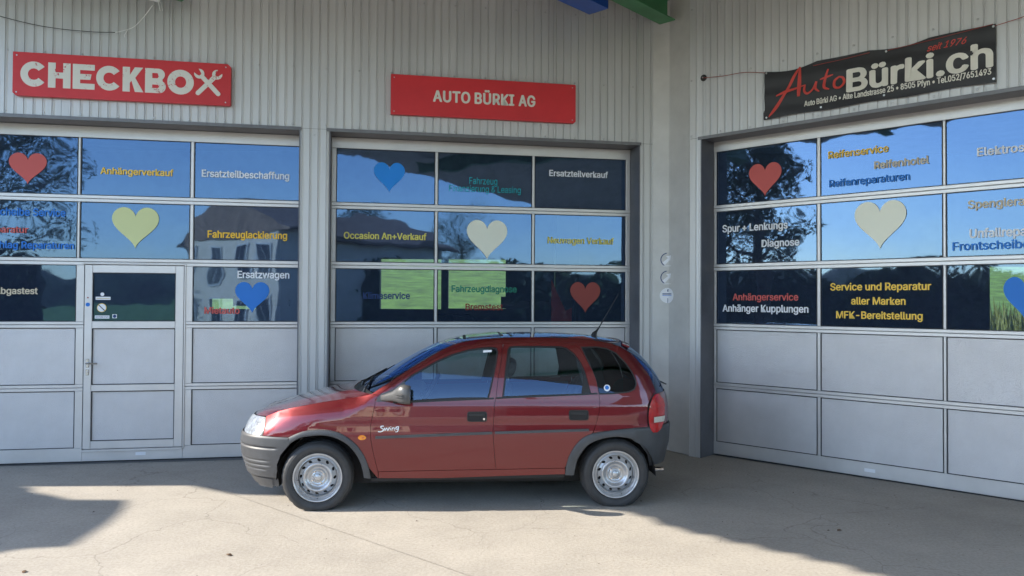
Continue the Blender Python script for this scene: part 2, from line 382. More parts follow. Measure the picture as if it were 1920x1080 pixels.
def resample(poly, step, closed=True):
    out = []; n = len(poly)
    for i in range(n if closed else n - 1):
        a = poly[i]; b = poly[(i + 1) % n]
        d = math.dist(a, b); k = max(1, int(math.ceil(d / step)))
        for j in range(k): out.append(tuple(a[q] + (b[q] - a[q]) * j / k for q in range(len(a))))
    if not closed: out.append(tuple(poly[-1]))
    return out
def chaikin(poly, it=2, closed=True):
    for _ in range(it):
        o = []; n = len(poly)
        if not closed: o.append(poly[0])
        for i in range(n if closed else n - 1):
            a, b = poly[i], poly[(i + 1) % n]
            o.append(tuple(a[q] * .75 + b[q] * .25 for q in range(2))); o.append(tuple(a[q] * .25 + b[q] * .75 for q in range(2)))
        if not closed: o.append(poly[-1])
        poly = o
    return poly
def catmull(pts, k=4, closed=False):
    out = []; n = len(pts); dim = len(pts[0])
    for i in range(n if closed else n - 1):
        p0 = pts[(i - 1) % n] if closed or i > 0 else pts[0]
        p1 = pts[i]; p2 = pts[(i + 1) % n]
        p3 = pts[(i + 2) % n] if closed or i + 2 < n else pts[-1]
        for j in range(k):
            t = j / k
            out.append(tuple(0.5 * ((2 * p1[q]) + (-p0[q] + p2[q]) * t + (2 * p0[q] - 5 * p1[q] + 4 * p2[q] - p3[q]) * t * t + (-p0[q] + 3 * p1[q] - 3 * p2[q] + p3[q]) * t ** 3) for q in range(dim)))
    if not closed: out.append(tuple(pts[-1]))
    return out
def area2(p): return sum(p[i][0] * p[(i + 1) % len(p)][1] - p[(i + 1) % len(p)][0] * p[i][1] for i in range(len(p)))
def offset(poly, d):
    """grow (d>0) or shrink a simple polygon"""
    if area2(poly) < 0: poly = poly[::-1]
    n = len(poly); out = []
    for i in range(n):
        a = Vector(poly[i - 1]); b = Vector(poly[i]); c = Vector(poly[(i + 1) % n])
        e1 = (b - a); e2 = (c - b)
        if e1.length < 1e-6 or e2.length < 1e-6: continue
        e1.normalize(); e2.normalize()
        n1 = Vector((e1.y, -e1.x)); n2 = Vector((e2.y, -e2.x)); m_ = n1 + n2
        if m_.length < 1e-3: m_ = n1.copy()
        m_.normalize(); k = d / max(0.35, m_.dot(n1))
        out.append(tuple(b + m_ * k))
    return out
def inside(p, poly):
    x, y = p; r = False; n = len(poly); j = n - 1
    for i in range(n):
        xi, yi = poly[i]; xj, yj = poly[j]
        if (yi > y) != (yj > y) and x < (xj - xi) * (y - yi) / (yj - yi) + xi: r = not r
        j = i
    return r
def triangulate(poly, holes, grid):
    loops = [poly] + holes
    pts = []; edges = []
    for L in loops:
        k = len(pts); pts += [Vector(p) for p in L]; edges += [(k + i, k + (i + 1) % len(L)) for i in range(len(L))]
    if grid:
        xs = [p[0] for p in poly]; ys = [p[1] for p in poly]
        shrunk = offset(poly, -grid * 0.4); grown = [offset(h, grid * 0.4) for h in holes]
        y = min(ys) + grid / 2; row = 0
        while y < max(ys):
            x = min(xs) + (grid / 2 if row % 2 else grid)
            while x < max(xs):
                if inside((x, y), shrunk) and not any(inside((x, y), h) for h in grown): pts.append(Vector((x, y)))
                x += grid
            y += grid * 0.87; row += 1
    v, e, f, *_ = delaunay_2d_cdt(pts, edges, [], 0, 1e-6)
    v = [tuple(p) for p in v]
    T = []
    for t in f:
        c = (sum(v[i][0] for i in t) / 3, sum(v[i][1] for i in t) / 3)
        if inside(c, poly) and not any(inside(c, h) for h in holes):
            if area2([v[i] for i in t]) < 0: t = t[::-1]
            T.append(tuple(t))
    return v, T
def interp(tab, x):
    if x <= tab[0][0]: return tab[0][1]
    for (a, b), (c, d) in zip(tab, tab[1:]):
        if x <= c: return b + (d - b) * (x - a) / (c - a)
    return tab[-1][1]

# ------------------------------------------------------------------ frames of the two facades
AA, AB = radians(10.73), radians(-42.95)
OA, OB = (0, 8.832, 0), (0, 10.708, 0)
RA, RB = 0.30, 0.27                          # how far the cladding stands in front of the doors
def W_A(c, r, z): return (c * cos(AA) + r * sin(AA), OA[1] + c * sin(AA) - r * cos(AA), z)
def W_B(c, r, z): return (c * cos(AB) + r * sin(AB), OB[1] + c * sin(AB) - r * cos(AB), z)
CORNER = (1.80, 8.79)
TOP = 5.35                                   # wall head
LINTEL = 3.52

# ------------------------------------------------------------------ ground
ground = mesh_obj('ground', [(-400, -400, -0.03), (400, -400, -0.03), (400, 30, -0.03), (-400, 30, -0.03)], [(0, 1, 2, 3)], 'meadow')
tag(ground, kind='structure')
yard = empty('yard_pavement'); tag(yard, kind='structure')
# two pours of concrete with the open joint between them
def line_pt(t): return (-2.47 + 0.7445 * t, 6.77 - 0.6676 * t)
def slab(poly, z=0.0):
    v, T = triangulate(poly, [], None)
    n = len(v)
    V = [(x, y, z) for x, y in v]
    return mesh_obj('concrete_slab', V, T, 'concrete', yard)
pA = line_pt(-9); pB = line_pt(24)
nrm = (0.6676, 0.7445); g = 0.0025
slab([(pA[0] + nrm[0] * g, pA[1] + nrm[1] * g), (pB[0] + nrm[0] * g, pB[1] + nrm[1] * g), (24, -9), (24, 20), (-14, 20)])
slab([(pB[0] - nrm[0] * g, pB[1] - nrm[1] * g), (pA[0] - nrm[0] * g, pA[1] - nrm[1] * g), (-16, 13), (-16, -9), (15, -9)])
mb = MB(); mb.add([(-18, -9.2, -0.005), (26, -9.2, -0.005), (26, 20, -0.005), (-18, 20, -0.005)], [(0, 1, 2, 3)])
mb.ob('joint_filler', 'joint_filler', yard)
road = mesh_obj('road', [(-200, -16, -0.02), (200, -16, -0.02), (200, -9.2, -0.02), (-200, -9.2, -0.02)], [(0, 1, 2, 3)], 'asphalt'); tag(road, kind='structure')

# ------------------------------------------------------------------ building
bld = empty('garage_building'); tag(bld, 'grey corrugated metal workshop building with two wings meeting at a blunt corner', 'building')
PITCHR = 0.0863
def sheet(frame, c0, c1, z0, z1, r, seam=0.0):
    """one profiled metal sheet: flat pans between narrow pressed grooves"""
    ang, org = (AA, OA) if frame == 'A' else (AB, OB)
    prof = []
    k = math.ceil((c0 + 0.006) / PITCHR)
    prof.append((c0 + 0.0015, -r))
    while k * PITCHR < c1 - 0.012:
        c = k * PITCHR
        if c > c0 + 0.012:
            j = random.uniform(-0.0008, 0.0008)
            prof += [(c - 0.008, -r - 0.0005 + j), (c - 0.004, -r + 0.007), (c + 0.003, -r + 0.007), (c + 0.008, -r - 0.004 + j), (c + 0.022, -r - 0.0005)]
        k += 1
    prof.append((c1 - 0.0015, -r))
    n = len(prof)
    V = [(x, y, z0) for x, y in prof] + [(x, y, z1) for x, y in prof] + [(c0 + .0015, -r + .03, z0), (c1 - .0015, -r + .03, z0), (c0 + .0015, -r + .03, z1), (c1 - .0015, -r + .03, z1)]
    Fc = [(i, i + 1, n + i + 1, n + i) for i in range(n - 1)] + [(2 * n, 0, n, 2 * n + 2), (n - 1, 2 * n + 1, 2 * n + 3, 2 * n - 1)]
    o = mesh_obj('cladding_sheet', V, Fc, 'cladding', bld); o.location = org; o.rotation_euler = (0, 0, ang)
    return o
aj = [-9.73, -8.72, -7.705, -6.69, -5.68, -4.667, -3.657, -2.64, -1.625, -0.61, 0.405, 1.41, 1.60]
for a, b in zip(aj, aj[1:]): sheet('A', a, b, LINTEL, TOP, RA)
sheet('A', -2.345, -2.047, 0.02, LINTEL - 0.003, RA)
sheet('A', 1.434, 1.60, 0.02, LINTEL - 0.003, RA)
for a, b in zip([-9.73, -8.72, -7.705, -6.69], [-8.72, -7.705, -6.69, -5.86]): sheet('A', a, b, 0.02, LINTEL - 0.003, RA)
bj = [2.93, 3.13, 4.145, 5.16, 6.175, 7.19, 8.2, 9.2]
for a, b in zip(bj, bj[1:]): sheet('B', a, b, LINTEL - 0.01, TOP, RB)
sheet('B', 2.93, 3.075, 0.0, LINTEL - 0.013, RB)
sheet('B', 6.68, 7.69, 0.0, LINTEL - 0.013, RB); sheet('B', 7.69, 9.2, 0.0, LINTEL - 0.013, RB)
# folded corner flashing
pa = W_A(1.59, RA + 0.006, 0); pb = W_B(2.94, RB + 0.006, 0)
pa2 = W_A(1.59, RA - 0.01, 0); pb2 = W_B(2.94, RB - 0.01, 0)
prof = [pa2, pa, (CORNER[0] - 0.004, CORNER[1] - 0.004, 0), pb, pb2]
mb = MB()
mb.add([(p[0], p[1], 0.01) for p in prof] + [(p[0], p[1], TOP) for p in prof], [(i, i + 1, i + 6, i + 5) for i in range(4)])
mb.ob('corner_flashing', 'flashing', bld)
# screws: two rows above the doors, one column each side of the corner
def screws(frame, pts, name='screws'):
    ang, org = (AA, OA) if frame == 'A' else (AB, OB)
    mb = MB()
    for c, z, r in pts:
        k = len(mb.v)
        for rr, h in ((0.011, 0.0), (0.011, 0.004), (0.006, 0.007)):
            for j in range(7): mb.v.append((c + rr * cos(j * 2 * pi / 7), -r - h, z + rr * sin(j * 2 * pi / 7)))
        for i in range(2):
            for j in range(7): mb.f.append((k + i * 7 + (j + 1) % 7, k + i * 7 + j, k + (i + 1) * 7 + j, k + (i + 1) * 7 + (j + 1) % 7))
        mb.f.append(tuple(k + 14 + j for j in range(7))[::-1])
    o = mb.ob(name, 'screw', bld); o.location = org; o.rotation_euler = (0, 0, ang); tag(o, kind='stuff')
sc = []
c = -5.50 - 3 * 0.345
while c < 1.6:
    for z in (3.555, 4.167, 4.95): sc.append((c + random.uniform(-.006, .006), z + random.uniform(-.006, .006), RA + 0.002))
    c += 0.3425
for k in range(7): sc.append((1.60, 0.3 + 0.5 * k, RA + 0.002)); sc.append((1.655, 0.45 + 0.5 * k, RA + 0.008))
sc += [(-2.20, 3.45, RA + .002)]
screws('A', sc)
sc = []
c = 3.311 - .345
while c < 8:
    for z in (3.545, 4.157, 4.95): sc.append((c + random.uniform(-.006, .006), z + random.uniform(-.006, .006), RB + 0.002))
    c += 0.3465
screws('B', sc)
# lintel drip flashing, soffits and jambs
def local_ob(mb, name, mat, frame, parent=bld, **k):
    o = mb.ob(name, mat, parent, **k)
    o.location, ang = (OA, AA) if frame == 'A' else (OB, AB); o.rotation_euler = (0, 0, ang); return o
def opening(frame, c0, c1, R):
    z = LINTEL if frame == 'A' else LINTEL - 0.012
    mb = MB(); mb.box(c0 - 0.04, c1 + 0.02, -R - 0.012, 0.03, z - 0.014, z - 0.002); mb.box(c0 - 0.04, c1 + 0.02, -R - 0.016, -R - 0.008, z - 0.024, z + 0.010)
    local_ob(mb, 'drip_flashing', 'drip', frame)
    for a, b in ((c0 - 0.012, c0), (c1, c1 + 0.012)):
        mb = MB(); mb.box(a, b, -R - 0.004, 0.04, 0.0, z - 0.016); local_ob(mb, 'jamb', 'jamb', frame)
opening('A', -5.845, -2.345 - 0.012, RA)
opening('A', -2.035, 1.422, RA)
opening('B', 3.087, 6.668, RB)

# ---- interior hall, dark, with windows in the rear wall looking out on the meadow
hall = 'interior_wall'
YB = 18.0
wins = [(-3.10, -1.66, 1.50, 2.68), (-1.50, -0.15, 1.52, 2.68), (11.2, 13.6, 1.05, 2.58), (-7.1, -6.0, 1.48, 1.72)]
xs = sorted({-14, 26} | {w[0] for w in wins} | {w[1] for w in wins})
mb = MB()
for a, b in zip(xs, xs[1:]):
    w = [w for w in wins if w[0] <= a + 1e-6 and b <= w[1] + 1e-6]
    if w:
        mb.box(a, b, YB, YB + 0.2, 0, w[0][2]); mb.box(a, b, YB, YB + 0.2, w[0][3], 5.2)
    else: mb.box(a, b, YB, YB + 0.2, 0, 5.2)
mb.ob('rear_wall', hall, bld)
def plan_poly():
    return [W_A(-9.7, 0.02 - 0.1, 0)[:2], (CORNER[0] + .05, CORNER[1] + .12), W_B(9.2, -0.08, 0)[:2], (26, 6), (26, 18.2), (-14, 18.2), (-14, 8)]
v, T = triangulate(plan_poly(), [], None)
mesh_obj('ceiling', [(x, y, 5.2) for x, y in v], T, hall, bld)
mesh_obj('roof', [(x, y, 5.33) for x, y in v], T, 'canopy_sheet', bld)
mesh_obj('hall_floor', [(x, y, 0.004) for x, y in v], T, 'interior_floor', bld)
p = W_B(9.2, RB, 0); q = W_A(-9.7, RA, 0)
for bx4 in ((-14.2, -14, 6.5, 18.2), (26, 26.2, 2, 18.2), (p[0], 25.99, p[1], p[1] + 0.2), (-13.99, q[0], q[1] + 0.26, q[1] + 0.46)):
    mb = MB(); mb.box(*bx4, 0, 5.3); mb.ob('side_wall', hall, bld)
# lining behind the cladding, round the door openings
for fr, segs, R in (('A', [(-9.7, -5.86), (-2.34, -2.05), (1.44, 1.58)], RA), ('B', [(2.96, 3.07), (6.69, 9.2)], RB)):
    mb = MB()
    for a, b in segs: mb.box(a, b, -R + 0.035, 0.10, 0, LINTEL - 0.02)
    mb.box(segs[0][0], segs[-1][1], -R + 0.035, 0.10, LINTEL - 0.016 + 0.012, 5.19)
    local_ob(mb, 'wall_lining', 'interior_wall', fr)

# ---- sectional doors
ZT = [3.377, 2.705, 2.045, 1.390, 0.735]
ZB = [2.789, 2.130, 1.469, 0.815, 0.158]
ZS = [3.505, 2.747, 2.0875, 1.430, 0.775, 0.012]
TEXTS = [
('A','Frontscheibe Service',-5.590,2.551,-4.720,0.076,'blue'),('A','Reparatur',-5.480,2.374,-5.070,0.065,'red'),
('A','Steinschlag Reparaturen',-5.634,2.215,-4.634,0.070,'blue'),('A','Abgastest',-5.373,1.746,-4.971,0.065,'tan'),
('A','Anhängerverkauf',-4.388,3.009,-3.675,0.067,'gold'),('A','Ersatzteilbeschaffung',-3.385,3.015,-2.486,0.074,'white'),
('A','Fahrzeuglackierung',-3.318,2.364,-2.502,0.074,'gold2'),('A','Ersatzwagen',-3.008,1.934,-2.475,0.075,'white'),
('A','Mietauto',-3.341,1.549,-2.987,0.068,'red'),('A','Fahrzeug',-0.501,3.035,-0.179,0.076,'teal'),
('A','Finanzierung & Leasing',-0.732,2.945,0.096,0.073,'teal'),('A','Ersatzteilverkauf',0.437,3.160,1.143,0.069,'white'),
('A','Occasion An+Verkauf',-1.893,2.383,-0.987,0.071,'yellow'),('A','Neuwagen Verkauf',0.422,2.376,1.218,0.071,'yellow'),
('A','Klimaservice',-1.679,1.718,-1.167,0.071,'navy'),('A','Fahrzeugdiagnose',-0.694,1.801,0.052,0.073,'green'),
('A','Bremstest',-0.534,1.597,-0.109,0.070,'maroon'),('B','Reifenservice',4.359,3.156,4.925,0.070,'gold'),
('B','Reifenhotel',4.799,3.003,5.278,0.070,'tan'),('B','Reifenreparaturen',4.369,2.867,5.113,0.070,'blue'),
('B','Spur + Lenkungs',3.197,2.478,3.933,0.077,'white'),('B','Diagnose',3.652,2.295,4.057,0.074,'white'),
('B','Anhängerservice',3.319,1.724,4.046,0.070,'red'),('B','Anhänger Kupplungen',3.198,1.599,4.151,0.074,'white'),
('B','Service und Reparatur',4.378,1.826,5.292,0.070,'gold'),('B','aller Marken',4.580,1.687,5.073,0.069,'gold'),
('B','MFK-Bereitstellung',4.435,1.548,5.219,0.069,'gold'),('B','Elektroservice',5.673,3.018,6.305,0.072,'white'),
('B','Spenglerarbeiten',5.599,2.553,6.321,0.072,'tan'),('B','Unfallreparaturen',5.611,2.290,6.338,0.077,'white'),
('B','Frontscheiben',5.474,2.182,6.114,0.073,'blue')]
HEARTS = [('A',-5.259,-4.904,2.874,3.199,'red'),('A',-4.272,-3.811,2.232,2.666,'lime'),('A',-3.033,-2.680,1.555,1.890,'blue'),
('A',-1.574,-1.232,2.908,3.243,'azure'),('A',-0.527,-0.058,2.172,2.625,'cream'),('A',0.693,1.056,1.565,1.927,'dred'),
('B',3.506,3.870,2.837,3.192,'red'),('B',4.612,5.084,2.222,2.687,'cream'),('B',5.867,6.187,1.553,1.934,'blue')]
def heart_poly():
    P = []
    for i in range(64):
        t = 2 * pi * i / 64
        x = 16 * sin(t) ** 3; y = 13 * cos(t) - 5 * cos(2 * t) - 2 * cos(3 * t) - cos(4 * t)
        P.append((x / 32.0, y))
    lo = min(p[1] for p in P); hi = max(p[1] for p in P)
    return [(x, (y - lo) / (hi - lo)) for x, y in P]
HP = heart_poly()
ZG = 0.012   # glass sits 12 mm behind the frame face (local +y is inwards)
def pane_contents(fr, pane, c0, c1, z0, z1):
    """lettering and hearts that lie on this pane"""
    cc, zc = (c0 + c1) / 2, (z0 + z1) / 2
    for f_, s, a, zb, b, h, col in TEXTS:
        if f_ == fr and c0 < (a + b) / 2 < c1 and z0 < zb + h / 2 < z1:
            o = put_text('lettering', s, a, b, zb, h, -0.0095, 'vinyl_' + col, pane, bold=0.022 if col != 'teal' else 0.004, thick=0.0015)
            o.location = (o.location.x - cc, 0, o.location.z - zc)
    for f_, a, b, lo, hi, col in HEARTS:
        if f_ == fr and c0 < (a + b) / 2 < c1 and z0 < (lo + hi) / 2 < z1:
            P = [((a + b) / 2 - cc + x * (b - a), lo - zc + y * (hi - lo)) for x, y in HP]
            if area2(P) < 0: P = P[::-1]
            mb = MB(); mb.prism(P, -0.0110, -0.0095)
            mb.ob('heart', 'vinyl_' + col, pane)
def make_pane(fr, root, c0, c1, z0, z1, tilt=0.0035):
    mb = MB(); w = (c1 - c0) / 2; h = (z1 - z0) / 2
    mb.add([(-w, 0, -h), (w, 0, -h), (w, 0, h), (-w, 0, h)], [(0, 1, 2, 3)])
    p = mb.ob('glass_pane', 'door_glass', root); p.location = ((c0 + c1) / 2, ZG, (z0 + z1) / 2)
    p.rotation_euler = (random.uniform(-tilt, tilt), 0, random.uniform(-tilt, tilt))
    pane_contents(fr, p, c0, c1, z0, z1)
    return p
def gasket(root, c0, c1, z0, z1, name='gasket', t=0.007, y=0.003):
    mb = MB()
    mb.box(c0 - t, c0, y, 0.02, z0 - t, z1 + t); mb.box(c1, c1 + t, y, 0.02, z0 - t, z1 + t)
    mb.box(c0, c1, y, 0.02, z0 - t, z0); mb.box(c0, c1, y, 0.02, z1, z1 + t)
    return mb.ob(name, 'gasket', root)
def make_infill(root, c0, c1, z0, z1):
    mb = MB(); w = (c1 - c0) / 2; h = (z1 - z0) / 2
    mb.box(-w, w, 0, 0.02, -h, h)
    p = mb.ob('infill_panel', 'infill', root); p.location = ((c0 + c1) / 2, 0.013, (z0 + z1) / 2)
    p.rotation_euler = (random.uniform(-.0015, .0015), 0, random.uniform(-.0015, .0015)); return p
def sectional_door(fr, c0, c1, cols, label, wicket=None):
    ang, org = (AA, OA) if fr == 'A' else (AB, OB)
    root = empty('garage_door', org, ang); tag(root, label, 'garage door')
    for r in range(5):
        zt, zb, st, sb = ZT[r], ZB[r], ZS[r] - 0.002, ZS[r + 1] + 0.002
        G = 0.007
        mb = MB()
        skip = wicket is not None and r >= 2
        spans = [(c0, c1)] if not skip else [(c0, wicket[0] - 0.004), (wicket[1] + 0.004, c1)]
        if skip and r == 2: spans_top = [(c0, c1)]
        else: spans_top = spans
        for a, b in (spans_top if r != 2 or not skip else [(c0, wicket[0] - .004), (wicket[1] + .004, c1)]):
            mb.cbox(a, b, 0.0, 0.045, zt + G, st, 0.003)
        if skip and r == 2: mb.cbox(wicket[0] - .0035, wicket[1] + .0035, 0.001, 0.045, wicket[3] + 0.004, st, 0.002)
        for a, b in spans: mb.cbox(a, b, 0.0, 0.045, sb, zb - G, 0.003)
        # raised lips above and below each pane row
        edges = [c0] + [e for col in cols for e in col] + [c1]
        for a, b in zip(edges[0::2], edges[1::2]):
            if skip and a > wicket[0] - 0.12 and b < wicket[1] + 0.12:
                lo = a + G; hi = b - G
                if abs(b - cols[1][0]) < 1e-6: hi = wicket[0] - 0.004
                if abs(a - cols[1][1]) < 1e-6: lo = wicket[1] + 0.004
                mb.cbox(lo if a != c0 else a, hi, 0.0005, 0.045, zb - G + .0005, zt + G - .0005, 0.004)
            else:
                mb.cbox(a if a == c0 else a + G, b if b == c1 else b - G, 0.0005, 0.045, zb - G + .0005, zt + G - .0005, 0.006)
        mb.ob('section_frame', 'aluminium', root)
        for i, (a, b) in enumerate(cols):
            if skip and i == 1: continue
            gasket(root, a, b, zb, zt)
            if r < 3: make_pane(fr, root, a, b, zb, zt)
            else: make_infill(root, a, b, zb, zt)
    if wicket:
        mb = MB(); mb.cbox(wicket[0] - .0035, wicket[1] + .0035, 0.0, 0.045, 0.014, wicket[2] - .004, 0.003); mb.ob('bottom_rail', 'aluminium', root)
    mb = MB(); mb.cbox(c0 + 0.02, c1 - 0.02, 0.006, 0.04, 0.0, 0.0115, 0.002); mb.ob('floor_seal', 'gasket', root)
    if wicket:
        w0, w1, z0, z1 = wicket
        wd = empty('wicket_door', (0, 0, 0), 0, root)
        mb = MB(); ga, gb = w0 + 0.083, w1 - 0.090
        zz = [(1.967, 1.474), (1.385, 0.812), (0.730, 0.228)]
        mb.cbox(w0, ga - .007, -0.006, 0.04, z0, z1, 0.004); mb.cbox(gb + .007, w1, -0.006, 0.04, z0, z1, 0.004)
        for a, b in ((z1, zz[0][0] + .007), (zz[0][1] - .007, zz[1][0] + .007), (zz[1][1] - .007, zz[2][0] + .007), (zz[2][1] - .007, z0)):
            mb.cbox(ga - .0065, gb + .0065, -0.0055, 0.04, b, a, 0.004)
        mb.ob('door_leaf_frame', 'aluminium', wd)
        mb = MB(); mb.box(w1 + .0005, w1 + .0035, -0.004, 0.03, z0, z1); mb.box(w0 - .0035, w0 - .0005, -0.004, 0.03, z0, z1); mb.ob('shadow_gap_seal', 'gasket', wd)
        mb = MB(); mb.cbox(w1 + .004, w1 + .020, -0.010, -0.0005, z0 - .02, z1 + 0.02, 0.003); mb.cbox(w0 - .02, w1 + .004, -0.010, -0.0005, z1 + .006, z1 + 0.022, 0.003)
        mb.cbox(w0 - .01, w1 + .004, -0.014, -0.0005, z0 - .03, z0 - 0.006, 0.003)
        mb.ob('rebate_strip', 'aluminium', wd)
        for k, (a, b) in enumerate(zz):
            gasket(wd, ga, gb, b, a, y=-.002)
            if k == 0: make_pane(fr, wd, ga, gb, b, a)
            else: make_infill(wd, ga, gb, b, a)
        hb = MB()
        hb.cbox(-4.500, -4.470, -0.013, -0.0062, 0.985, 1.075, .003); hb.cbox(-4.500, -4.470, -0.013, -0.0062, 0.905, 0.965, .003)
        hb.tube([(-4.485, -0.008, 1.032), (-4.485, -0.050, 1.032), (-4.478, -0.056, 1.032), (-4.375, -0.056, 1.030)], 0.009, 8)
        hb.tube([(-4.485, -0.008, 0.937), (-4.485, -0.020, 0.937)], 0.010, 10)
        hb.ob('door_handle', 'stainless', wd)
        # stickers on the pane and stile
        def disc(name, c, z, r, mat, y):
            m_ = MB(); m_.prism([(c + r * cos(i * pi / 12), z + r * sin(i * pi / 12)) for i in range(24)], y - .0008, y); m_.ob(name, mat, wd)
        def card(name, a, b, lo, hi, mat, y):
            m_ = MB(); m_.box(a, b, y - .0008, y, lo, hi); m_.ob(name, mat, wd)
        disc('sticker', -4.356, 1.748, 0.019, 'vinyl_white', 0.008)
        card('sticker', -4.420, -4.276, 1.690, 1.722, 'vinyl_white', 0.008)
        card('sticker', -4.412, -4.284, 1.700, 1.710, 'vinyl_tan', 0.0069)
        disc('sticker', -4.360, 1.607, 0.046, 'vinyl_gold', 0.008); disc('sticker', -4.360, 1.607, 0.041, 'vinyl_white', 0.0069)
        m_ = MB(); m_.prism([(-4.392, 1.633), (-4.386, 1.639), (-4.328, 1.581), (-4.334, 1.575)][::-1], .0050, .0058); m_.ob('sticker_bar', 'black_plastic', wd)
        card('sticker', -4.425, -4.285, 1.494, 1.527, 'vinyl_white', 0.008)
        put_text('sticker_print', 'ACHTUNG STUFE', -4.418, -4.292, 1.502, 0.017, 0.0069, 'vinyl_navy', wd, bold=0.0, thick=.0005)
        card('sticker', -4.256, -4.212, 1.498, 1.540, 'vinyl_white', 0.008); disc('sticker', -4.234, 1.519, 0.017, 'vinyl_navy', 0.0069)
        disc('sticker', -4.490, 1.640, 0.021, 'vinyl_blue', -0.0062); disc('sticker', -4.490, 1.712, 0.008, 'vinyl_maroon', -0.0062)
    # maker's plate on the bottom rail
    pc = {-5.845: -3.96, -2.035: -0.3}.get(round(c0, 3), 4.75)
    mb = MB(); mb.box(pc - 0.05, pc + 0.05, -0.0015, 0.001, 0.062, 0.095); mb.ob('maker_plate', 'vinyl_white', root)
    return root
sectional_door('A', -5.845, -2.357, [(-5.69, -4.613), (-4.573, -3.508), (-3.457, -2.371)],
               'leftmost glazed sectional garage door with a narrow entry door built into it', wicket=(-4.524, -3.551, 0.14, 2.055))
sectional_door('A', -2.035, 1.422, [(-1.973, -0.899), (-0.852, 0.225), (0.269, 1.360)],
               'middle glazed sectional garage door directly behind the red car')
sectional_door('B', 3.087, 6.668, [(3.126, 4.235), (4.283, 5.386), (5.426, 6.530)],
               'glazed sectional garage door on the angled right wing beneath the black banner')

# ------------------------------------------------------------------ canopy over the forecourt
canopy = empty('forecourt_canopy', (0, 0, 0)); tag(canopy, 'wide flat canopy roof reaching out from the workshop wall on painted steel beams', 'canopy')
ZC = 5.2
front = [(-22, 6.95), (-14.2, 6.88), (-12.8, 6.88), (-12.06, 6.85), (-11.6, 6.55), (-11.2, 6.31), (-10.65, 6.27), (-9.2, 6.24), (-8.38, 6.22), (-8.15, 5.93)]  # strip past the wall end added, outlined to cast the wall-foot shade
rt = resample([(-7.81, 5.82), (-7.56, 5.39), (-7.19, 5.05), (-6.70, 4.64), (-6.48, 4.40), (-1.36, -0.37), (11.1, -11.95)], 0.12, False)
wv = [(x + 0.03 * sin((x - y) * 2 * pi / 0.42), y + 0.03 * sin((x - y) * 2 * pi / 0.42)) for x, y in rt]
poly = front + wv + [(17, -6), W_B(9.2, RB - .02, 0)[:2], W_B(2.90, RB - .02, 0)[:2], (CORNER[0] + 0.05, CORNER[1] + 0.05),
        W_A(1.59, RA - .02, 0)[:2], W_A(-9.5, RA - .02, 0)[:2], (-9.62, 7.05), (-14.1, 7.05), (-14.1, 8.6), (-22, 8.6)]
def flat_slab(poly, z0, z1, name, mat, parent):
    if area2(poly) < 0: poly = poly[::-1]
    v, T = triangulate(poly, [], None); n = len(v)
    V = [(x, y, z0) for x, y in v] + [(x, y, z1) for x, y in v]
    F_ = [t[::-1] for t in T] + [tuple(i + n for i in t) for t in T]
    ec = {(t[i], t[(i + 1) % 3]) for t in T for i in range(3)}
    F_ += [(i, j, n + j, n + i) for i, j in ec if (j, i) not in ec]
    return mesh_obj(name, V, F_, mat, parent)
flat_slab(poly, ZC + 0.09, ZC + 0.14, 'roof_shade_deck', 'canopy_sheet', canopy)
# timber lining boards under the deck, laid square to the right wing
inner = [(p[0] * 0.999, p[1]) for p in poly]
flat_slab(inner, ZC + 0.05, ZC + 0.088, 'timber_lining', 'canopy_timber', canopy)
bd = Vector((-0.6813, -0.7320))                 # beam direction, away from the right wing
bx = Vector((0.7320, -0.6813))
def ibeam(start, length, zlo, zhi, w, name, mat, strip=None):
    s = Vector(start); e = s + bd * length
    def bar(off0, off1, z0, z1, nm, mt, s0=0.0):
        a = s + bd * s0; P = [a + bx * off0, a + bx * off1, e + bx * off1, e + bx * off0]
        V = [(p.x, p.y, z0) for p in P] + [(p.x, p.y, z1) for p in P]
        return V, [(0, 1, 2, 3), (7, 6, 5, 4), (0, 4, 5, 1), (1, 5, 6, 2), (2, 6, 7, 3), (3, 7, 4, 0)]
    mb = MB()
    mb.add(*bar(-w / 2, w / 2, zlo, zlo + 0.014, 0, 0)); mb.add(*bar(-w / 2, w / 2, zhi - 0.014, zhi, 0, 0)); mb.add(*bar(-0.006, 0.006, zlo + 0.0145, zhi - 0.0145, 0, 0, 0.01))
    b_ = mb.ob(name, mat, canopy)
    if strip:
        mb = MB(); mb.add(*bar(*strip)); mb.ob('cover_strip', 'off_white', b_)
gs = (CORNER[0] - 0.06, CORNER[1] - 0.16)
ibeam(gs, 7.3, 4.86, 5.12, 0.20, 'green_beam', 'beam_green', strip=(-0.11, -0.035, 4.93, 4.965, 0, 0))
ibeam((-3.30, 7.68), 3.2, 4.72, 4.98, 0.20, 'green_beam', 'beam_green')
for k in (3.2, 6.4): ibeam((CORNER[0] + 0.732 * k - .1, CORNER[1] - 0.681 * k - .15), 7.3, 4.86, 5.12, 0.20, 'green_beam', 'beam_green')
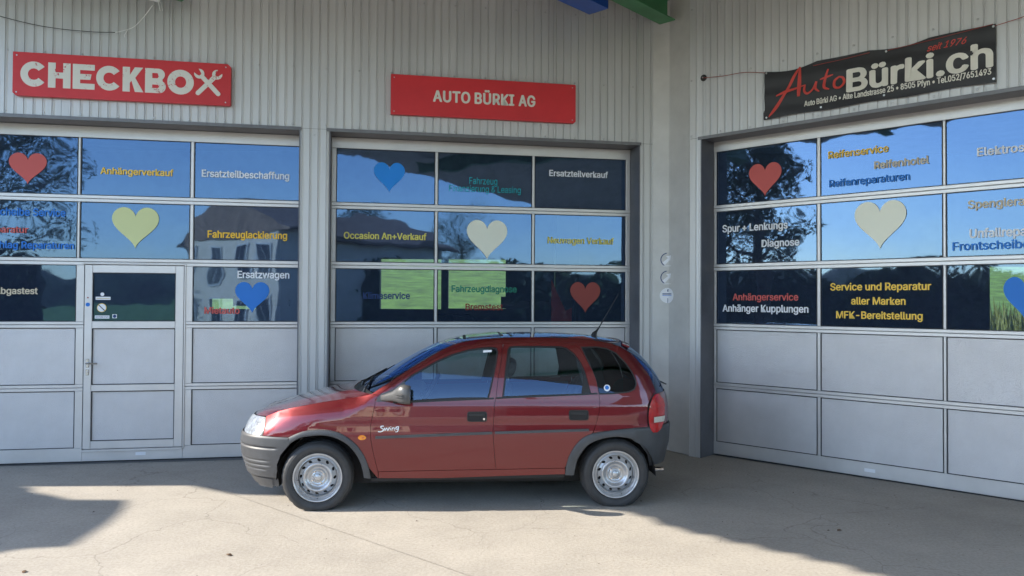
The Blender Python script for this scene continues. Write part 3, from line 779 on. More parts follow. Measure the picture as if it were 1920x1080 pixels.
# blue trough with white louvres
lamp = empty('ceiling_heater'); tag(lamp, 'long blue steel trough with white louvres hung under the canopy near the corner', 'ceiling unit')
s = Vector((0.86, 8.50)); e = s + bd * 5.3
def obar(s, e, a, b, z0, z1, nm, mt, parent):
    P = [s + bx * a, s + bx * b, e + bx * b, e + bx * a]
    V = [(p.x, p.y, z0) for p in P] + [(p.x, p.y, z1) for p in P]
    return mesh_obj(nm, V, [(0, 1, 2, 3), (7, 6, 5, 4), (0, 4, 5, 1), (1, 5, 6, 2), (2, 6, 7, 3), (3, 7, 4, 0)], mt, parent)
obar(s, e, -0.02, 0.00, 4.90, 5.04, 'trough_side', 'beam_blue', lamp); obar(s, e, 0.22, 0.24, 4.90, 5.04, 'trough_side', 'beam_blue', lamp)
obar(s, e, 0.001, 0.219, 4.90, 4.915, 'trough_floor', 'beam_blue', lamp)
for k in range(40):
    q = s + bd * (0.03 + k * 0.13); obar(q, q + bd * 0.012, 0.004, 0.216, 4.99, 5.10, 'louvre', 'off_white', lamp)
obar(s + bd * 0.4, s + bd * 0.43, 0.09, 0.12, 5.04, 5.25, 'hanger', 'stainless', lamp); obar(s + bd * 4.8, s + bd * 4.83, 0.09, 0.12, 5.04, 5.25, 'hanger', 'stainless', lamp)
# round-cornered unseen slab added further left to cast the foreground shadow
shadow_slab_pts = [(x - 6.52, y - 0.42) for x, y in [(-6.95, 7.10), (-6.50, 6.92), (-6.44, 6.79), (-6.1, 6.62), (-5.96, 6.53), (-5.48, 6.53), (-5.40, 6.36), (-5.33, 6.16), (-5.27, 5.84), (-5.24, 5.3), (-5.55, 5.24), (-6.2, 4.6), (-8.2, 4.4), (-8.6, 7.1)]]
flat_slab(shadow_slab_pts, ZC - 0.02, ZC + 0.04, 'roof_shade_deck', 'canopy_sheet', canopy)

# ------------------------------------------------------------------ signs
def wall_root(name, frame, label, cat, group=None):
    org, ang = (OA, AA) if frame == 'A' else (OB, AB)
    return tag(empty(name, org, ang), label, cat, group)
s1 = wall_root('sign_board', 'A', 'red sign board reading CHECKBOX with crossed spanners above the left door', 'sign')
mb = MB(); y0 = -RA - 0.062
def cut_board(x0, x1, z0, z1, cb): return [(x0 + cb[0], z0), (x1 - cb[1], z0), (x1, z0 + cb[1]), (x1, z1 - cb[2]), (x1 - cb[2], z1), (x0, z1), (x0, z0 + cb[0])]
mb.prism(cut_board(-5.087, -3.042, 3.703, 4.134, (0.028, 0.012, 0.03)), y0, y0 + 0.05); mb.ob('board', 'sign_red', s1)
mb = MB(); mb.box(-5.05, -3.08, y0 + 0.0505, y0 + 0.060, 3.74, 4.10); mb.ob('bracket', 'drip', s1)
def letter(polys, name='letter', mat='worn_print', y=y0, root=s1, th=0.003):
    """polys: list of (outer, [holes])"""
    V = []; Fc = []
    for outer, holes in polys:
        if area2(outer) < 0: outer = outer[::-1]
        v, T = triangulate(outer, holes, None); k = len(V); n_ = len(v)
        V += [(x, y - th, z) for x, z in v] + [(x, y, z) for x, z in v]
        Fc += [tuple(i + k for i in t) for t in T]
        ec = {(t[i], t[(i + 1) % 3]) for t in T for i in range(3)}
        Fc += [(j + k, i + k, i + k + n_, j + k + n_) for i, j in ec if (j, i) not in ec]
    return mesh_obj(name, V, Fc, mat, root)
def arc(cx, cz, rx, rz, a0, a1, n=16): return [(cx + rx * cos(radians(a0 + (a1 - a0) * i / n)), cz + rz * sin(radians(a0 + (a1 - a0) * i / n))) for i in range(n + 1)]
LZ0, LZ1 = 3.795, 4.045; LH = LZ1 - LZ0
def ux(u): return -5.017 + (u - 85) / (1800 - 85) * 1.888      # measured sign abscissa
lw = 0.068
zc_ = (LZ0 + LZ1) / 2
def Cl(u0, u1):
    x0, x1 = ux(u0), ux(u1); cx = x0 + LH / 2 * 0.97; R1 = LH / 2 * .97
    out = arc(cx, zc_, R1, LH / 2, 38, 322, 28) + arc(cx, zc_, R1 - lw, LH / 2 - lw, 322, 38, 28)
    letter([(out, [])])
Cl(85, 300)
x0, x1 = ux(312), ux(498)
letter([([(x0, LZ0), (x0 + lw, LZ0), (x0 + lw, zc_ - .03), (x1 - lw, zc_ - .03), (x1 - lw, LZ0), (x1, LZ0), (x1, LZ1), (x1 - lw, LZ1), (x1 - lw, zc_ + .03), (x0 + lw, zc_ + .03), (x0 + lw, LZ1), (x0, LZ1)], [])])
x0, x1 = ux(516), ux(700)
letter([([(x0, LZ0), (x1, LZ0), (x1, LZ0 + .058), (x0 + lw, LZ0 + .058), (x0 + lw, zc_ - .028), (x1 - .04, zc_ - .028), (x1 - .03, zc_ + .028), (x0 + lw, zc_ + .028), (x0 + lw, LZ1 - .058), (x1, LZ1 - .058), (x1, LZ1), (x0, LZ1)], [])])
Cl(712, 924)
x0, x1 = ux(936), ux(1110)
letter([([(x0, LZ0), (x0 + lw, LZ0), (x0 + lw, zc_ - .035), (x0 + lw + .015, zc_ - .012), (x1 - .075, LZ0), (x1 + .005, LZ0), (x0 + lw + .050, zc_ + .018), (x1, LZ1), (x1 - .078, LZ1), (x0 + lw, zc_ + .045), (x0 + lw, LZ1), (x0, LZ1)], [])])
x0, x1 = ux(1128), ux(1308)
out = [(x0, LZ0), (x1 - .065, LZ0)] + arc(x1 - .065, LZ0 + .066, .065, .066, -85, 60, 8) + arc(x1 - .072, LZ1 - .060, .062, .060, -50, 85, 8) + [(x1 - .075, LZ1), (x0, LZ1)]
letter([(out, [[(x0 + lw, LZ0 + .050), (x1 - .075, LZ0 + .050), (x1 - .062, LZ0 + .066), (x1 - .075, LZ0 + .086), (x0 + lw, LZ0 + .086)], [(x0 + lw, zc_ + .026), (x1 - .08, zc_ + .026), (x1 - .068, zc_ + .044), (x1 - .08, LZ1 - .046), (x0 + lw, LZ1 - .046)]])])
x0, x1 = ux(1320), ux(1552)
letter([(arc((x0 + x1) / 2, zc_, (x1 - x0) / 2, LH / 2 + .002, 0, 360, 32)[:-1], [arc((x0 + x1) / 2, zc_, (x1 - x0) / 2 - .074, LH / 2 - .066, 0, 360, 28)[:-1]])])
# crossed spanners forming the X
def spanner(cx, cz, ang, L, sc=1.0):
    P = []
    hr = 0.050 * sc; w = 0.023 * sc
    P += [(-w, -L / 2 + w)] + [(w * cos(a), -L / 2 + w + w * sin(a)) for a in [pi + pi * i / 8 for i in range(1, 8)]] + [(w, -L / 2 + w)]
    P += [(w, L / 2 - 0.085 * sc)]
    hc = L / 2 - 0.040 * sc
    P += [(hr * cos(a), hc + hr * sin(a)) for a in [radians(-50 + 105 * i / 10) for i in range(11)]]
    P += [(0.022 * sc, hc + .002), (0.012 * sc, hc - 0.016 * sc), (-0.012 * sc, hc - 0.016 * sc), (-0.022 * sc, hc + .002)]
    P += [(hr * cos(a), hc + hr * sin(a)) for a in [radians(125 + 105 * i / 10) for i in range(11)]]
    P += [(-w, L / 2 - 0.085 * sc)]
    ca, sa = cos(ang), sin(ang)
    return [(cx + x * ca - z * sa, cz + x * sa + z * ca) for x, z in P]
xm = (ux(1552) + ux(1805)) / 2
letter([(spanner(xm, zc_ + .004, radians(-43), 0.335), [])], name='spanner'); letter([(spanner(xm, zc_ + .004, radians(43), 0.335), [])], name='spanner', y=y0 - .0031)

for root_, x0_, x1_ in ((s1, -5.087, -3.042),):
    for x in (x0_ + .035, x1_ - .05):
        for z in (3.735, 4.10):
            mb = MB(); mb.tube([(x, y0, z), (x, y0 - .004, z)], .007, 8); mb.ob('fixing_screw', 'screw', root_)
s2 = wall_root('sign_board', 'A', 'plain red sign board reading AUTO BÜRKI AG above the middle door', 'sign')
mb = MB(); mb.prism(cut_board(-1.405, 0.648, 3.702, 4.135, (0.004, 0.02, 0.008)), y0, y0 + 0.05); mb.ob('board', 'sign_red', s2)
mb = MB(); mb.box(-1.37, 0.61, y0 + 0.0505, y0 + 0.060, 3.74, 4.10); mb.ob('bracket', 'drip', s2)
for x in (-1.37, 0.61):
    for z in (3.735, 4.10):
        mb = MB(); mb.tube([(x, y0, z), (x, y0 - .004, z)], .007, 8); mb.ob('fixing_screw', 'screw', s2)
xs_ = -0.947; tot = 1.124
for word, a, b in (('AUTO', 0.0, 0.352), ('BÜRKI', 0.405, 0.788), ('AG', 0.842, 1.0)):
    put_text('lettering', word, -0.947 + tot * a, -0.947 + tot * b, 3.864, 0.117, y0 - .0005, 'banner_white', s2, bold=0.030, thick=0.002, spacing=1.06)

ban = wall_root('banner', 'B', 'black cloth banner with red and white lettering strung above the right door', 'banner')
BX0, BX1, BZ0, BZ1 = 3.825, 5.876, 3.580, 4.078
def bwave(x, z):
    t = (x - BX0) / (BX1 - BX0); s_ = (z - BZ0) / (BZ1 - BZ0)
    return -RB - 0.030 - 0.006 * sin(t * 21 + s_ * 3) - 0.010 * sin(t * 7.0 + 1.0) * s_ - 0.003 * sin(s_ * 17 + t * 5)
nx, nz_ = 80, 20
def btop(t): return BZ1 - 0.040 * max(0, sin(pi * min(1, t / 0.26))) ** 0.8 * (0.6 + .4 * sin(9 * t)) - 0.028 * max(0, sin(pi * (t - 0.5) / 0.25)) * (0.5 < t < 0.75)
def bbot(t): return BZ0 + 0.012 * sin(t * pi * 3) ** 2
V = []
for i in range(nx + 1):
    t = i / nx
    for j in range(nz_ + 1):
        z = bbot(t) + (btop(t) - bbot(t)) * j / nz_; x = BX0 + (BX1 - BX0) * t - 0.012 * (j / nz_ < 0.2) * (t < .02)
        V.append((x, bwave(x, z), z))
k = (nx + 1) * (nz_ + 1)
V += [(x, y + 0.002, z) for x, y, z in V]
Fc = []
for i in range(nx):
    for j in range(nz_):
        a = i * (nz_ + 1) + j; Fc.append((a, a + nz_ + 1, a + nz_ + 2, a + 1)); Fc.append((k + a + 1, k + a + nz_ + 2, k + a + nz_ + 1, k + a))
mesh_obj('cloth', V, Fc, 'banner_cloth', ban, smooth=True)
off = lambda d: (lambda x, z: bwave(x, z) - d)
def ptext(*a, **k): return put_text(*a, **k)
ptext('lettering', 'Bürki.ch', 4.655, 5.845, 3.722, 0.205, 0.0, 'banner_white', ban, bold=0.034, thick=0.001, wav=off(0.003))
ptext('lettering', 'Auto Bürki AG • Alte Landstrasse 25 • 8505 Pfyn • Tel.052/7651493', 4.235, 5.842, 3.652, 0.052, 0.0, 'banner_white', ban, bold=0.020, thick=0.001, wav=off(0.003))
ptext('lettering', 'seit 1976', 5.345, 5.665, 3.958, 0.055, 0.0, 'banner_red', ban, bold=0.010, shear=0.45, thick=0.001, wav=off(0.003))
def stroke(pts, ws, name='lettering', mat='banner_red', root=ban, wf=off(0.004)):
    """one brush stroke on cloth: pts (x,z), ws half widths"""
    P = catmull([(p[0], p[1], w) for p, w in zip(pts, ws)], 6)
    V = []; Fc = []
    for i, (x, z, w) in enumerate(P):
        a = P[max(0, i - 1)]; b = P[min(len(P) - 1, i + 1)]; d = Vector((b[0] - a[0], b[1] - a[1])).normalized()
        for s_ in (1, -1): px, pz = x - d.y * w * s_, z + d.x * w * s_; V.append((px, wf(px, pz), pz))
    for i in range(len(P) - 1): Fc.append((2 * i + 1, 2 * i + 3, 2 * i + 2, 2 * i))
    return mesh_obj(name, V, Fc, mat, root)
def sp(u, v):   # banner picture measure -> wall coordinates
    x = BX0 + 0.04 + (u - 612) / (998 - 612) * (4.640 - BX0 - 0.04); z0 = 3.600 + (x - 3.86) * 0.083; return x, z0 + (v) * 1.0
stroke([sp(615, 0.0), sp(650, .07), sp(700, .20), sp(745, .34), sp(778, .425)], [.006, .017, .013, .015, .006])
stroke([sp(778, .42), sp(775, .33), sp(770, .22), sp(768, .135)], [.008, .017, .020, .014])
stroke([sp(655, .195), sp(700, .215), sp(750, .222), sp(800, .232)], [.006, .014, .010, .004])
stroke([sp(800, .235), sp(797, .175), sp(812, .140), sp(838, .165), sp(858, .235)], [.009, .012, .010, .009, .010])
stroke([sp(858, .235), sp(853, .17), sp(872, .128)], [.010, .012, .006])
stroke([sp(915, .325), sp(898, .22), sp(896, .155), sp(920, .125)], [.008, .013, .013, .006])
stroke([sp(875, .243), sp(905, .250), sp(938, .258)], [.005, .010, .004])
stroke([sp(968, .225), sp(945, .195), sp(945, .135), sp(968, .115), sp(988, .155), sp(982, .205), sp(962, .225)], [.007, .012, .012, .010, .012, .011, .005])
for x, z in ((BX0 + .02, BZ0 + .02), (BX0 + .02, BZ1 - .02), (4.40, BZ0 + .035), (5.0, 4.035), (5.86, BZ1 - .02), (5.86, BZ0 + .03), (4.98, BZ0 + .05)):
    mb = MB(); mb.prism([(x + .010 * cos(i * pi / 5), z + .010 * sin(i * pi / 5)) for i in range(10)], bwave(x, z) - .004, bwave(x, z) - .002); mb.ob('eyelet', 'screw', ban)
for nm, pts, lb in (('tie_rope', [(3.115, -RB - .03, 4.155), (3.35, -RB - .03, 4.128), (3.6, -RB - .03, 4.118), (3.845, -RB - .035, 4.062)], 'thin red rope from the black wall disc to the left end of the banner'),
                    ('tie_rope', [(5.86, -RB - .035, 4.06), (5.98, -RB - .03, 4.075), (6.15, -RB - .03, 4.105), (6.6, -RB - .03, 4.22)], 'thin red rope running right from the top corner of the banner')):
    mb = MB(); mb.tube(catmull(pts, 4), 0.0032, 6); o = local_ob(mb, nm, 'rope_red', 'B', parent=None); tag(o, lb, 'rope')
for a, b in (((4.33, 4.035), (4.86, 4.050)), ((5.02, 4.036), (5.86, 4.076))):
    mb = MB(); mb.tube([(a[0], -RB - .045, a[1]), ((a[0] + b[0]) / 2, -RB - .042, (a[1] + b[1]) / 2 - .004), (b[0], -RB - .045, b[1])], 0.003, 6); mb.ob('hem_rope', 'rope_red', ban)
dk = wall_root('wall_insulator', 'B', 'small round black disc fixed to the cladding left of the banner', 'cable holder')
mb = MB(); mb.tube([(3.112, -RB + .0, 4.16), (3.112, -RB - .012, 4.16), (3.112, -RB - .018, 4.16)], [.036, .036, .028], 18); mb.ob('disc', 'black_plastic', dk)
mb = MB(); mb.tube([(3.112, -RB - .018, 4.16), (3.112, -RB - .035, 4.16)], 0.006, 8); mb.ob('stud', 'screw', dk)

# round stickers folded over the blunt corner
for i, z in enumerate((2.184, 1.979, 1.774)):
    ob_ = empty('round_sticker', (CORNER[0], CORNER[1], z))
    tag(ob_, ['uppermost of the three round stickers on the corner, with a white arrow', 'middle one of the three round stickers on the corner, with a white arrow', 'lowest of the three round stickers on the corner, white with small print'][i], 'sticker')
    dA_ = Vector((pa[0] - CORNER[0] + .004, pa[1] - CORNER[1] + .004)).normalized(); dB_ = Vector((pb[0] - CORNER[0] + .004, pb[1] - CORNER[1] + .004)).normalized()
    nA_ = Vector((-dA_.y, dA_.x)) if Vector((-dA_.y, dA_.x)).y < 0 else Vector((dA_.y, -dA_.x))
    nB_ = Vector((dB_.y, -dB_.x)) if Vector((dB_.y, -dB_.x)).y < 0 else Vector((-dB_.y, dB_.x))
    nM = ((nA_ + nB_) / 2).normalized()
    SH = -0.012
    def fold(P, h, name, mat, par):
        def q(x, zz):
            x += SH; d = dA_ if x < 0 else dB_; nn = nA_ if x < -0.004 else (nB_ if x > 0.004 else nM)
            v_ = d * abs(x) * 1.05 + nn * h; return (v_.x - .004, v_.y - .004, zz)
        v2 = resample(P, 0.008) if len(P) < 30 else P
        vv, TT = triangulate(v2, [], 0.014)
        return mesh_obj(name, [q(x, zz) for x, zz in vv], TT, mat, par)
    circ = [(0.087 * cos(a), 0.087 * sin(a)) for a in [2 * pi * j / 40 for j in range(40)]]
    base = fold(circ, 0.004, 'disc', 'vinyl_white' if i == 2 else 'stick_grey' if 'stick_grey' in MT else 'flashing', ob_)
    if i < 2:
        fold([(0.080 * cos(a), 0.080 * sin(a)) for a in [radians(100 + 140 * j / 16) for j in range(17)]] + [(0.070 * cos(a), 0.070 * sin(a)) for a in [radians(240 - 140 * j / 16) for j in range(17)]], 0.006, 'ring', 'vinyl_navy', ob_)
        fold([(-.045, -.052), (-.030, -.060), (.022, -.002), (.034, -.020), (.050, .048), (-.022, .042), (.002, .018), (-.056, -.030)], 0.007, 'arrow', 'vinyl_white', ob_)
        fold([(-.05, -.074), (.05, -.074), (.05, -.068), (-.05, -.068)], 0.007, 'rule', 'vinyl_white', ob_)
    else:
        fold([(-.058, .012), (.058, .012), (.058, .024), (-.058, .024)], 0.007, 'print_line', 'vinyl_navy', ob_)
        fold([(-.058, -.002), (.058, -.002), (.058, .004), (-.058, .004)], 0.007, 'print_line', 'vinyl_blue', ob_)
        fold([(-.008, .045), (.010, .045), (.006, .075), (-.004, .070)], 0.007, 'emblem', 'vinyl_navy', ob_)
        fold([(-.003, -.030), (.003, -.030), (.003, -.085), (-.003, -.085)], 0.007, 'notch', 'vinyl_navy', ob_)

# surveillance camera with its cables
cm = wall_root('security_camera', 'A', 'small white security camera under the green beam above the left sign', 'camera')
mb = MB(); ax = Vector((-0.93, -0.30, 0.10)).normalized(); cA = Vector((-3.70, -0.52, 4.70))
mb.tube([cA, cA + ax * 0.02, cA + ax * 0.13, cA + ax * 0.135], [.030, .036, .036, .030], 14); mb.ob('housing', 'white_plastic', cm)
mb = MB(); mb.tube([cA + ax * 0.136, cA + ax * 0.142], [.028, .026], 14); mb.ob('lens', 'lens_dark', cm)
mb = MB(); mb.tube([cA + Vector((0, 0, .03)), cA + Vector((.02, .05, .08)), cA + Vector((.03, .20, .10))], 0.014, 8); mb.ob('bracket', 'white_plastic', cm)
mb = MB(); mb.tube([cA + Vector((-.01, -.03, -.02)), cA + Vector((.015, -.035, -.13))], 0.005, 6); mb.ob('antenna', 'white_plastic', cm)
mb = MB(); mb.tube([cA + Vector((.01, .0, -.03)), cA + Vector((.03, -.01, -.12))], 0.0035, 6); mb.ob('antenna', 'white_plastic', cm)
mb = MB(); mb.tube(catmull([(-3.78, -0.47, 4.65), (-3.88, -0.40, 4.55), (-3.98, -0.36, 4.46), (-4.07, -0.35, 4.42), (-4.16, -0.35, 4.392)], 5), 0.004, 6)
mb.tube([(-4.04, -.35, 4.43), (-4.075, -.345, 4.37), (-4.07, -.345, 4.35)], .004, 6)
tag(local_ob(mb, 'camera_cable', 'white_plastic', 'A', parent=None), 'short white cable hanging down from the white security camera', 'cable')
mb = MB(); mb.tube(catmull([(-4.16, -0.35, 4.392), (-4.4, -0.34, 4.385), (-4.75, -0.34, 4.40), (-5.05, -0.34, 4.445), (-5.4, -0.34, 4.53), (-6.0, -.34, 4.72)], 6), 0.0035, 6)
tag(local_ob(mb, 'wall_cable', 'cable_dark', 'A', parent=None), 'thin dark cable sagging along the cladding above the left sign', 'cable')

# ------------------------------------------------------------------ things seen dimly inside the hall
def lift_post(x, y, label):
    r = tag(empty('car_lift_post', (x, y, 0)), label, 'car lift')
    mb = MB(); mb.box(-.16, .16, -.12, .12, 0.03, 3.0); mb.box(-.3, .3, -.25, .25, 0.004, 0.03); mb.ob('column', 'black_plastic', r)
    mb = MB(); mb.box(-.9, .0, -.20, -.125, 1.60, 1.70); mb.box(-.9, -.78, -.20, -.125, 1.70, 1.76); mb.ob('lift_arm', 'black_plastic', r)
    return r
lift_post(0.75, 10.6, 'dark car lift post inside the hall seen through the middle door')
lift_post(-3.6, 12.6, 'dark car lift post inside the hall behind the leftmost door')
tb = tag(empty('workbench', (-0.6, 15.5, 0)), 'long workbench below the rear windows inside the hall', 'workbench')
mb = MB(); mb.box(-2.5, 2.5, -.4, .4, 0.95, 1.02); mb.ob('bench_top', 'interior_floor', tb)
for x in (-2.4, -.8, .8, 2.4):
    mb = MB(); mb.box(x - .05, x + .05, -.35, .35, 0.004, 0.949); mb.ob('leg', 'black_plastic', tb)
mb = MB(); mb.tube([(-.6, 0, 1.02), (-.6, 0, 1.42)], .035, 8); mb.tube([(-.95, 0, 1.42), (-.25, 0, 1.42), (-.1, 0, 1.30)], .03, 8); mb.ob('bench_vice', 'black_plastic', tb)
rc = tag(empty('red_sign_panel', (0.66, 9.75, 0)), 'red triangular cloth panel standing inside behind the middle door', 'panel')
mb = MB(); mb.prism([(-.16, .9), (.10, .9), (.10, 1.62), (.02, 1.58), (-.16, 1.98)], 0, 0.02); mb.ob('cloth', 'red_cloth', rc)
mb = MB(); mb.tube([(.13, .01, 0.004), (.13, .01, 1.9)], .015, 8); mb.tube([(-.19, .01, 0.004), (-.19, .01, 1.2)], .015, 8); mb.ob('stand', 'black_plastic', rc)

# ------------------------------------------------------------------ the car
car = empty('parked_car', (-1.619, 6.993, -0.0155), radians(4.05)); car.scale = (1.0091,) * 3
tag(car, 'dark red five-door hatchback with steel wheels parked in front of the middle door', 'car')
hoodE = [(-.446, .747), (-.335, .795), (-.212, .829), (.001, .871), (.186, .899), (.342, .923), (.421, .943)]
pilE = [(.421, .943), (.571, 1.041), (.727, 1.144), (.861, 1.224), (.97, 1.287), (1.07, 1.332)]
roofE = [(1.07, 1.332), (1.141, 1.355), (1.274, 1.377), (1.538, 1.395), (1.768, 1.397), (2.012, 1.392), (2.188, 1.383), (2.321, 1.366), (2.42, 1.345)]
hatE = [(2.42, 1.345), (2.50, 1.315), (2.60, 1.250), (2.67, 1.170), (2.74, 1.065), (2.772, .975), (2.784, .93)]
ALLE = hoodE + pilE[1:] + roofE[1:] + hatE[1:]
wprof = [(.12, .735), (.20, .765), (.30, .783), (.45, .796), (.60, .802), (.72, .799), (.80, .792), (.88, .780), (.93, .773), (1.00, .759), (1.10, .733), (1.20, .699), (1.30, .657), (1.40, .605)]
xfp = [(.12, -.58), (.20, -.62), (.28, -.665), (.40, -.708), (.52, -.722), (.60, -.708), (.68, -.675), (.75, -.640), (.82, -.60), (1.0, -.55)]
xrp = [(.20, 2.90), (.35, 2.935), (.50, 2.975), (.66, 2.985), (.80, 2.985), (.87, 2.975), (.96, 2.945), (1.08, 2.88), (1.18, 2.79), (1.29, 2.685), (1.40, 2.60)]
_wc = catmull(wprof, 5)
XA, PN = .32, 3.3        # where the nose begins to curve in, and how squarely
def Wf(X, Z):
    w = interp(_wc, Z)
    # waist crease
    w += 0.0035 * math.exp(-((Z - .845) / .035) ** 2) - 0.004 * math.exp(-((Z - .70) / .05) ** 2)
    if X < XA:
        xf = interp(xfp, Z); t = min(1, (XA - X) / (XA - xf)); w *= max(0.0, 1 - t ** PN) ** (1 / PN)
    if X > 2.15:
        xr = interp(xrp, Z); t = min(1, (X - 2.15) / (xr - 2.15)); w *= max(0.0, 1 - t ** 3.4) ** (1 / 3.4)
    if X < 2.45:
        d = interp(ALLE, X) - Z; r = .17 if X < .2 else (.17 - (X - .2) * .50 if X < .42 else .06)
        if d < r: w -= (.072 if X < .3 else .030 + .042 * max(0, (.42 - X) / .12)) * (1 - max(d, 0) / r) ** 2
    return w
def Nf(X, Z, W=None):
    W = W or Wf; h = 0.004
    dx = (W(X + h, Z) - W(X - h, Z)) / (2 * h); dz = (W(X, Z + h) - W(X, Z - h)) / (2 * h)
    v_ = Vector((-dx, -1.0, -dz)); v_.normalize()     # near side: surface y=-W
    return v_
def side_panel(name, poly, mat, holes=(), off=0.0, flange=0.014, grid=0.035, shrink=0.0016, parent=None, side=1, step=0.03, W=None):
    Wq = W or Wf
    p = resample(offset(poly, -shrink) if shrink else poly, step); hs = [resample(offset(h, shrink) if shrink else h, step) for h in holes]
    v, T = triangulate(p, hs, grid)
    P = []; Nn = []
    for X, Z in v:
        n_ = Nf(X, Z, Wq); q = Vector((X, -Wq(X, Z), Z)) + n_ * off; P.append(q); Nn.append(n_)
    Fc = [tuple(t) for t in T]
    ec = {(t[i], t[(i + 1) % 3]) for t in T for i in range(3)}
    bd_ = [(i, j) for i, j in ec if (j, i) not in ec]
    if flange:
        mp = {}
        for i, j in bd_:
            e_ = (P[j] - P[i]); o_ = e_.cross(Nn[i]).normalized()
            for q_ in (i, j):
                if q_ not in mp: mp[q_] = len(P) ; P.append(P[q_].copy()); Nn.append(o_ * .7 + Nn[q_] * .5); P.append(P[q_] - Nn[q_] * flange); Nn.append(o_)
        for i, j in bd_: Fc.append((mp[j], mp[i], mp[i] + 1, mp[j] + 1))
        Nn = [n_.normalized() for n_ in Nn]
    if side < 0:
        P = [Vector((q.x, -q.y, q.z)) for q in P]; Nn = [Vector((q.x, -q.y, q.z)) for q in Nn]; Fc = [f[::-1] for f in Fc]
    return mesh_obj(name, P, Fc, mat, parent or car, smooth=True, normals=Nn)

flFin = [(-.309, .19), (-.314, .329), (-.315, .386), (-.283, .468), (-.212, .553), (-.139, .598), (-.058, .616), (.048, .622), (.138, .605), (.236, .554), (.310, .471), (.353, .380), (.373, .281)]
flFout = [(-.225, .603), (-.139, .644), (-.075, .660), (.007, .667), (.088, .664), (.170, .645), (.252, .599), (.318, .541), (.376, .454), (.410, .363), (.426, .274)]
flRin = [(2.070, .285), (2.083, .36), (2.105, .430), (2.174, .524), (2.250, .565), (2.335, .588), (2.426, .594), (2.525, .578), (2.615, .529), (2.682, .440), (2.706, .340)]
flRout = [(1.996, .285), (2.003, .352), (2.023, .433), (2.071, .520), (2.132, .584), (2.214, .623), (2.317, .641), (2.421, .652), (2.483, .658), (2.700, .664)]
doorF = [(.485, .327), (.465, .402), (.444, .489), (.425, .600), (.424, .702), (.439, .785), (.456, .866), (.456, .902), (.486, .937), (.535, .977), (.584, 1.018)]
doorT = [(.621, 1.043), (.745, 1.128), (.850, 1.190), (.948, 1.239), (1.013, 1.267), (1.078, 1.290), (1.176, 1.316), (1.308, 1.336), (1.493, 1.348)]
doorT2 = [(1.493, 1.348), (1.672, 1.354), (1.766, 1.355), (1.924, 1.354), (2.038, 1.347), (2.099, 1.330), (2.141, 1.295), (2.179, 1.224), (2.228, 1.131), (2.257, 1.048), (2.273, .949), (2.281, .875), (2.269, .777), (2.244, .692), (2.218, .625)]
bpost = [(1.493, 1.348), (1.470, 1.185), (1.449, 1.084), (1.428, .922), (1.417, .864), (1.411, .774), (1.405, .653), (1.409, .559), (1.418, .451), (1.432, .337)]
fwin = [(.690, .897), (.668, 1.020), (.748, 1.085), (.875, 1.156), (.949, 1.197), (1.078, 1.252), (1.209, 1.288), (1.314, 1.303), (1.395, 1.308), (1.428, 1.302), (1.437, 1.280), (1.418, 1.172), (1.390, 1.046), (1.367, .947), (1.357, .915), (.954, .905)]
rwin = [(1.541, 1.295), (1.555, 1.312), (1.591, 1.317), (1.765, 1.317), (1.966, 1.315), (2.018, 1.302), (2.077, 1.257), (2.118, 1.198), (2.153, 1.122), (2.195, .950), (2.13, .945), (1.736, .935), (1.492, .925), (1.504, 1.015), (1.523, 1.172)]
qwin = [(2.158, 1.312), (2.274, 1.315), (2.361, 1.302), (2.438, 1.264), (2.511, 1.189), (2.563, 1.114), (2.590, 1.047), (2.592, 1.014), (2.574, .981), (2.529, .962), (2.381, .950), (2.280, .948), (2.252, 1.073), (2.207, 1.198)]
headO = [(-.441, .69), (-.446, .628), (-.461, .603)]
fender = [(-.225, .603)] + flFout[1:] + [(.426, .274), (.484, .272)] + doorF[:9] + [(.421, .943)] + hoodE[::-1][1:] + [(-.447, .73), (-.441, .69), (-.446, .63), (-.455, .605)]
quarter = [(.421, .943)] + pilE[1:] + roofE[1:] + hatE[1:] + [(2.750, .918), (2.718, .885), (2.698, .843), (2.688, .766), (2.692, .69), (2.700, .664)] + flRout[::-1][1:5] + [(2.218, .625)] + doorT2[::-1][1:] + doorT[::-1][1:] + [(.584, 1.018), (.535, .977), (.486, .937)]
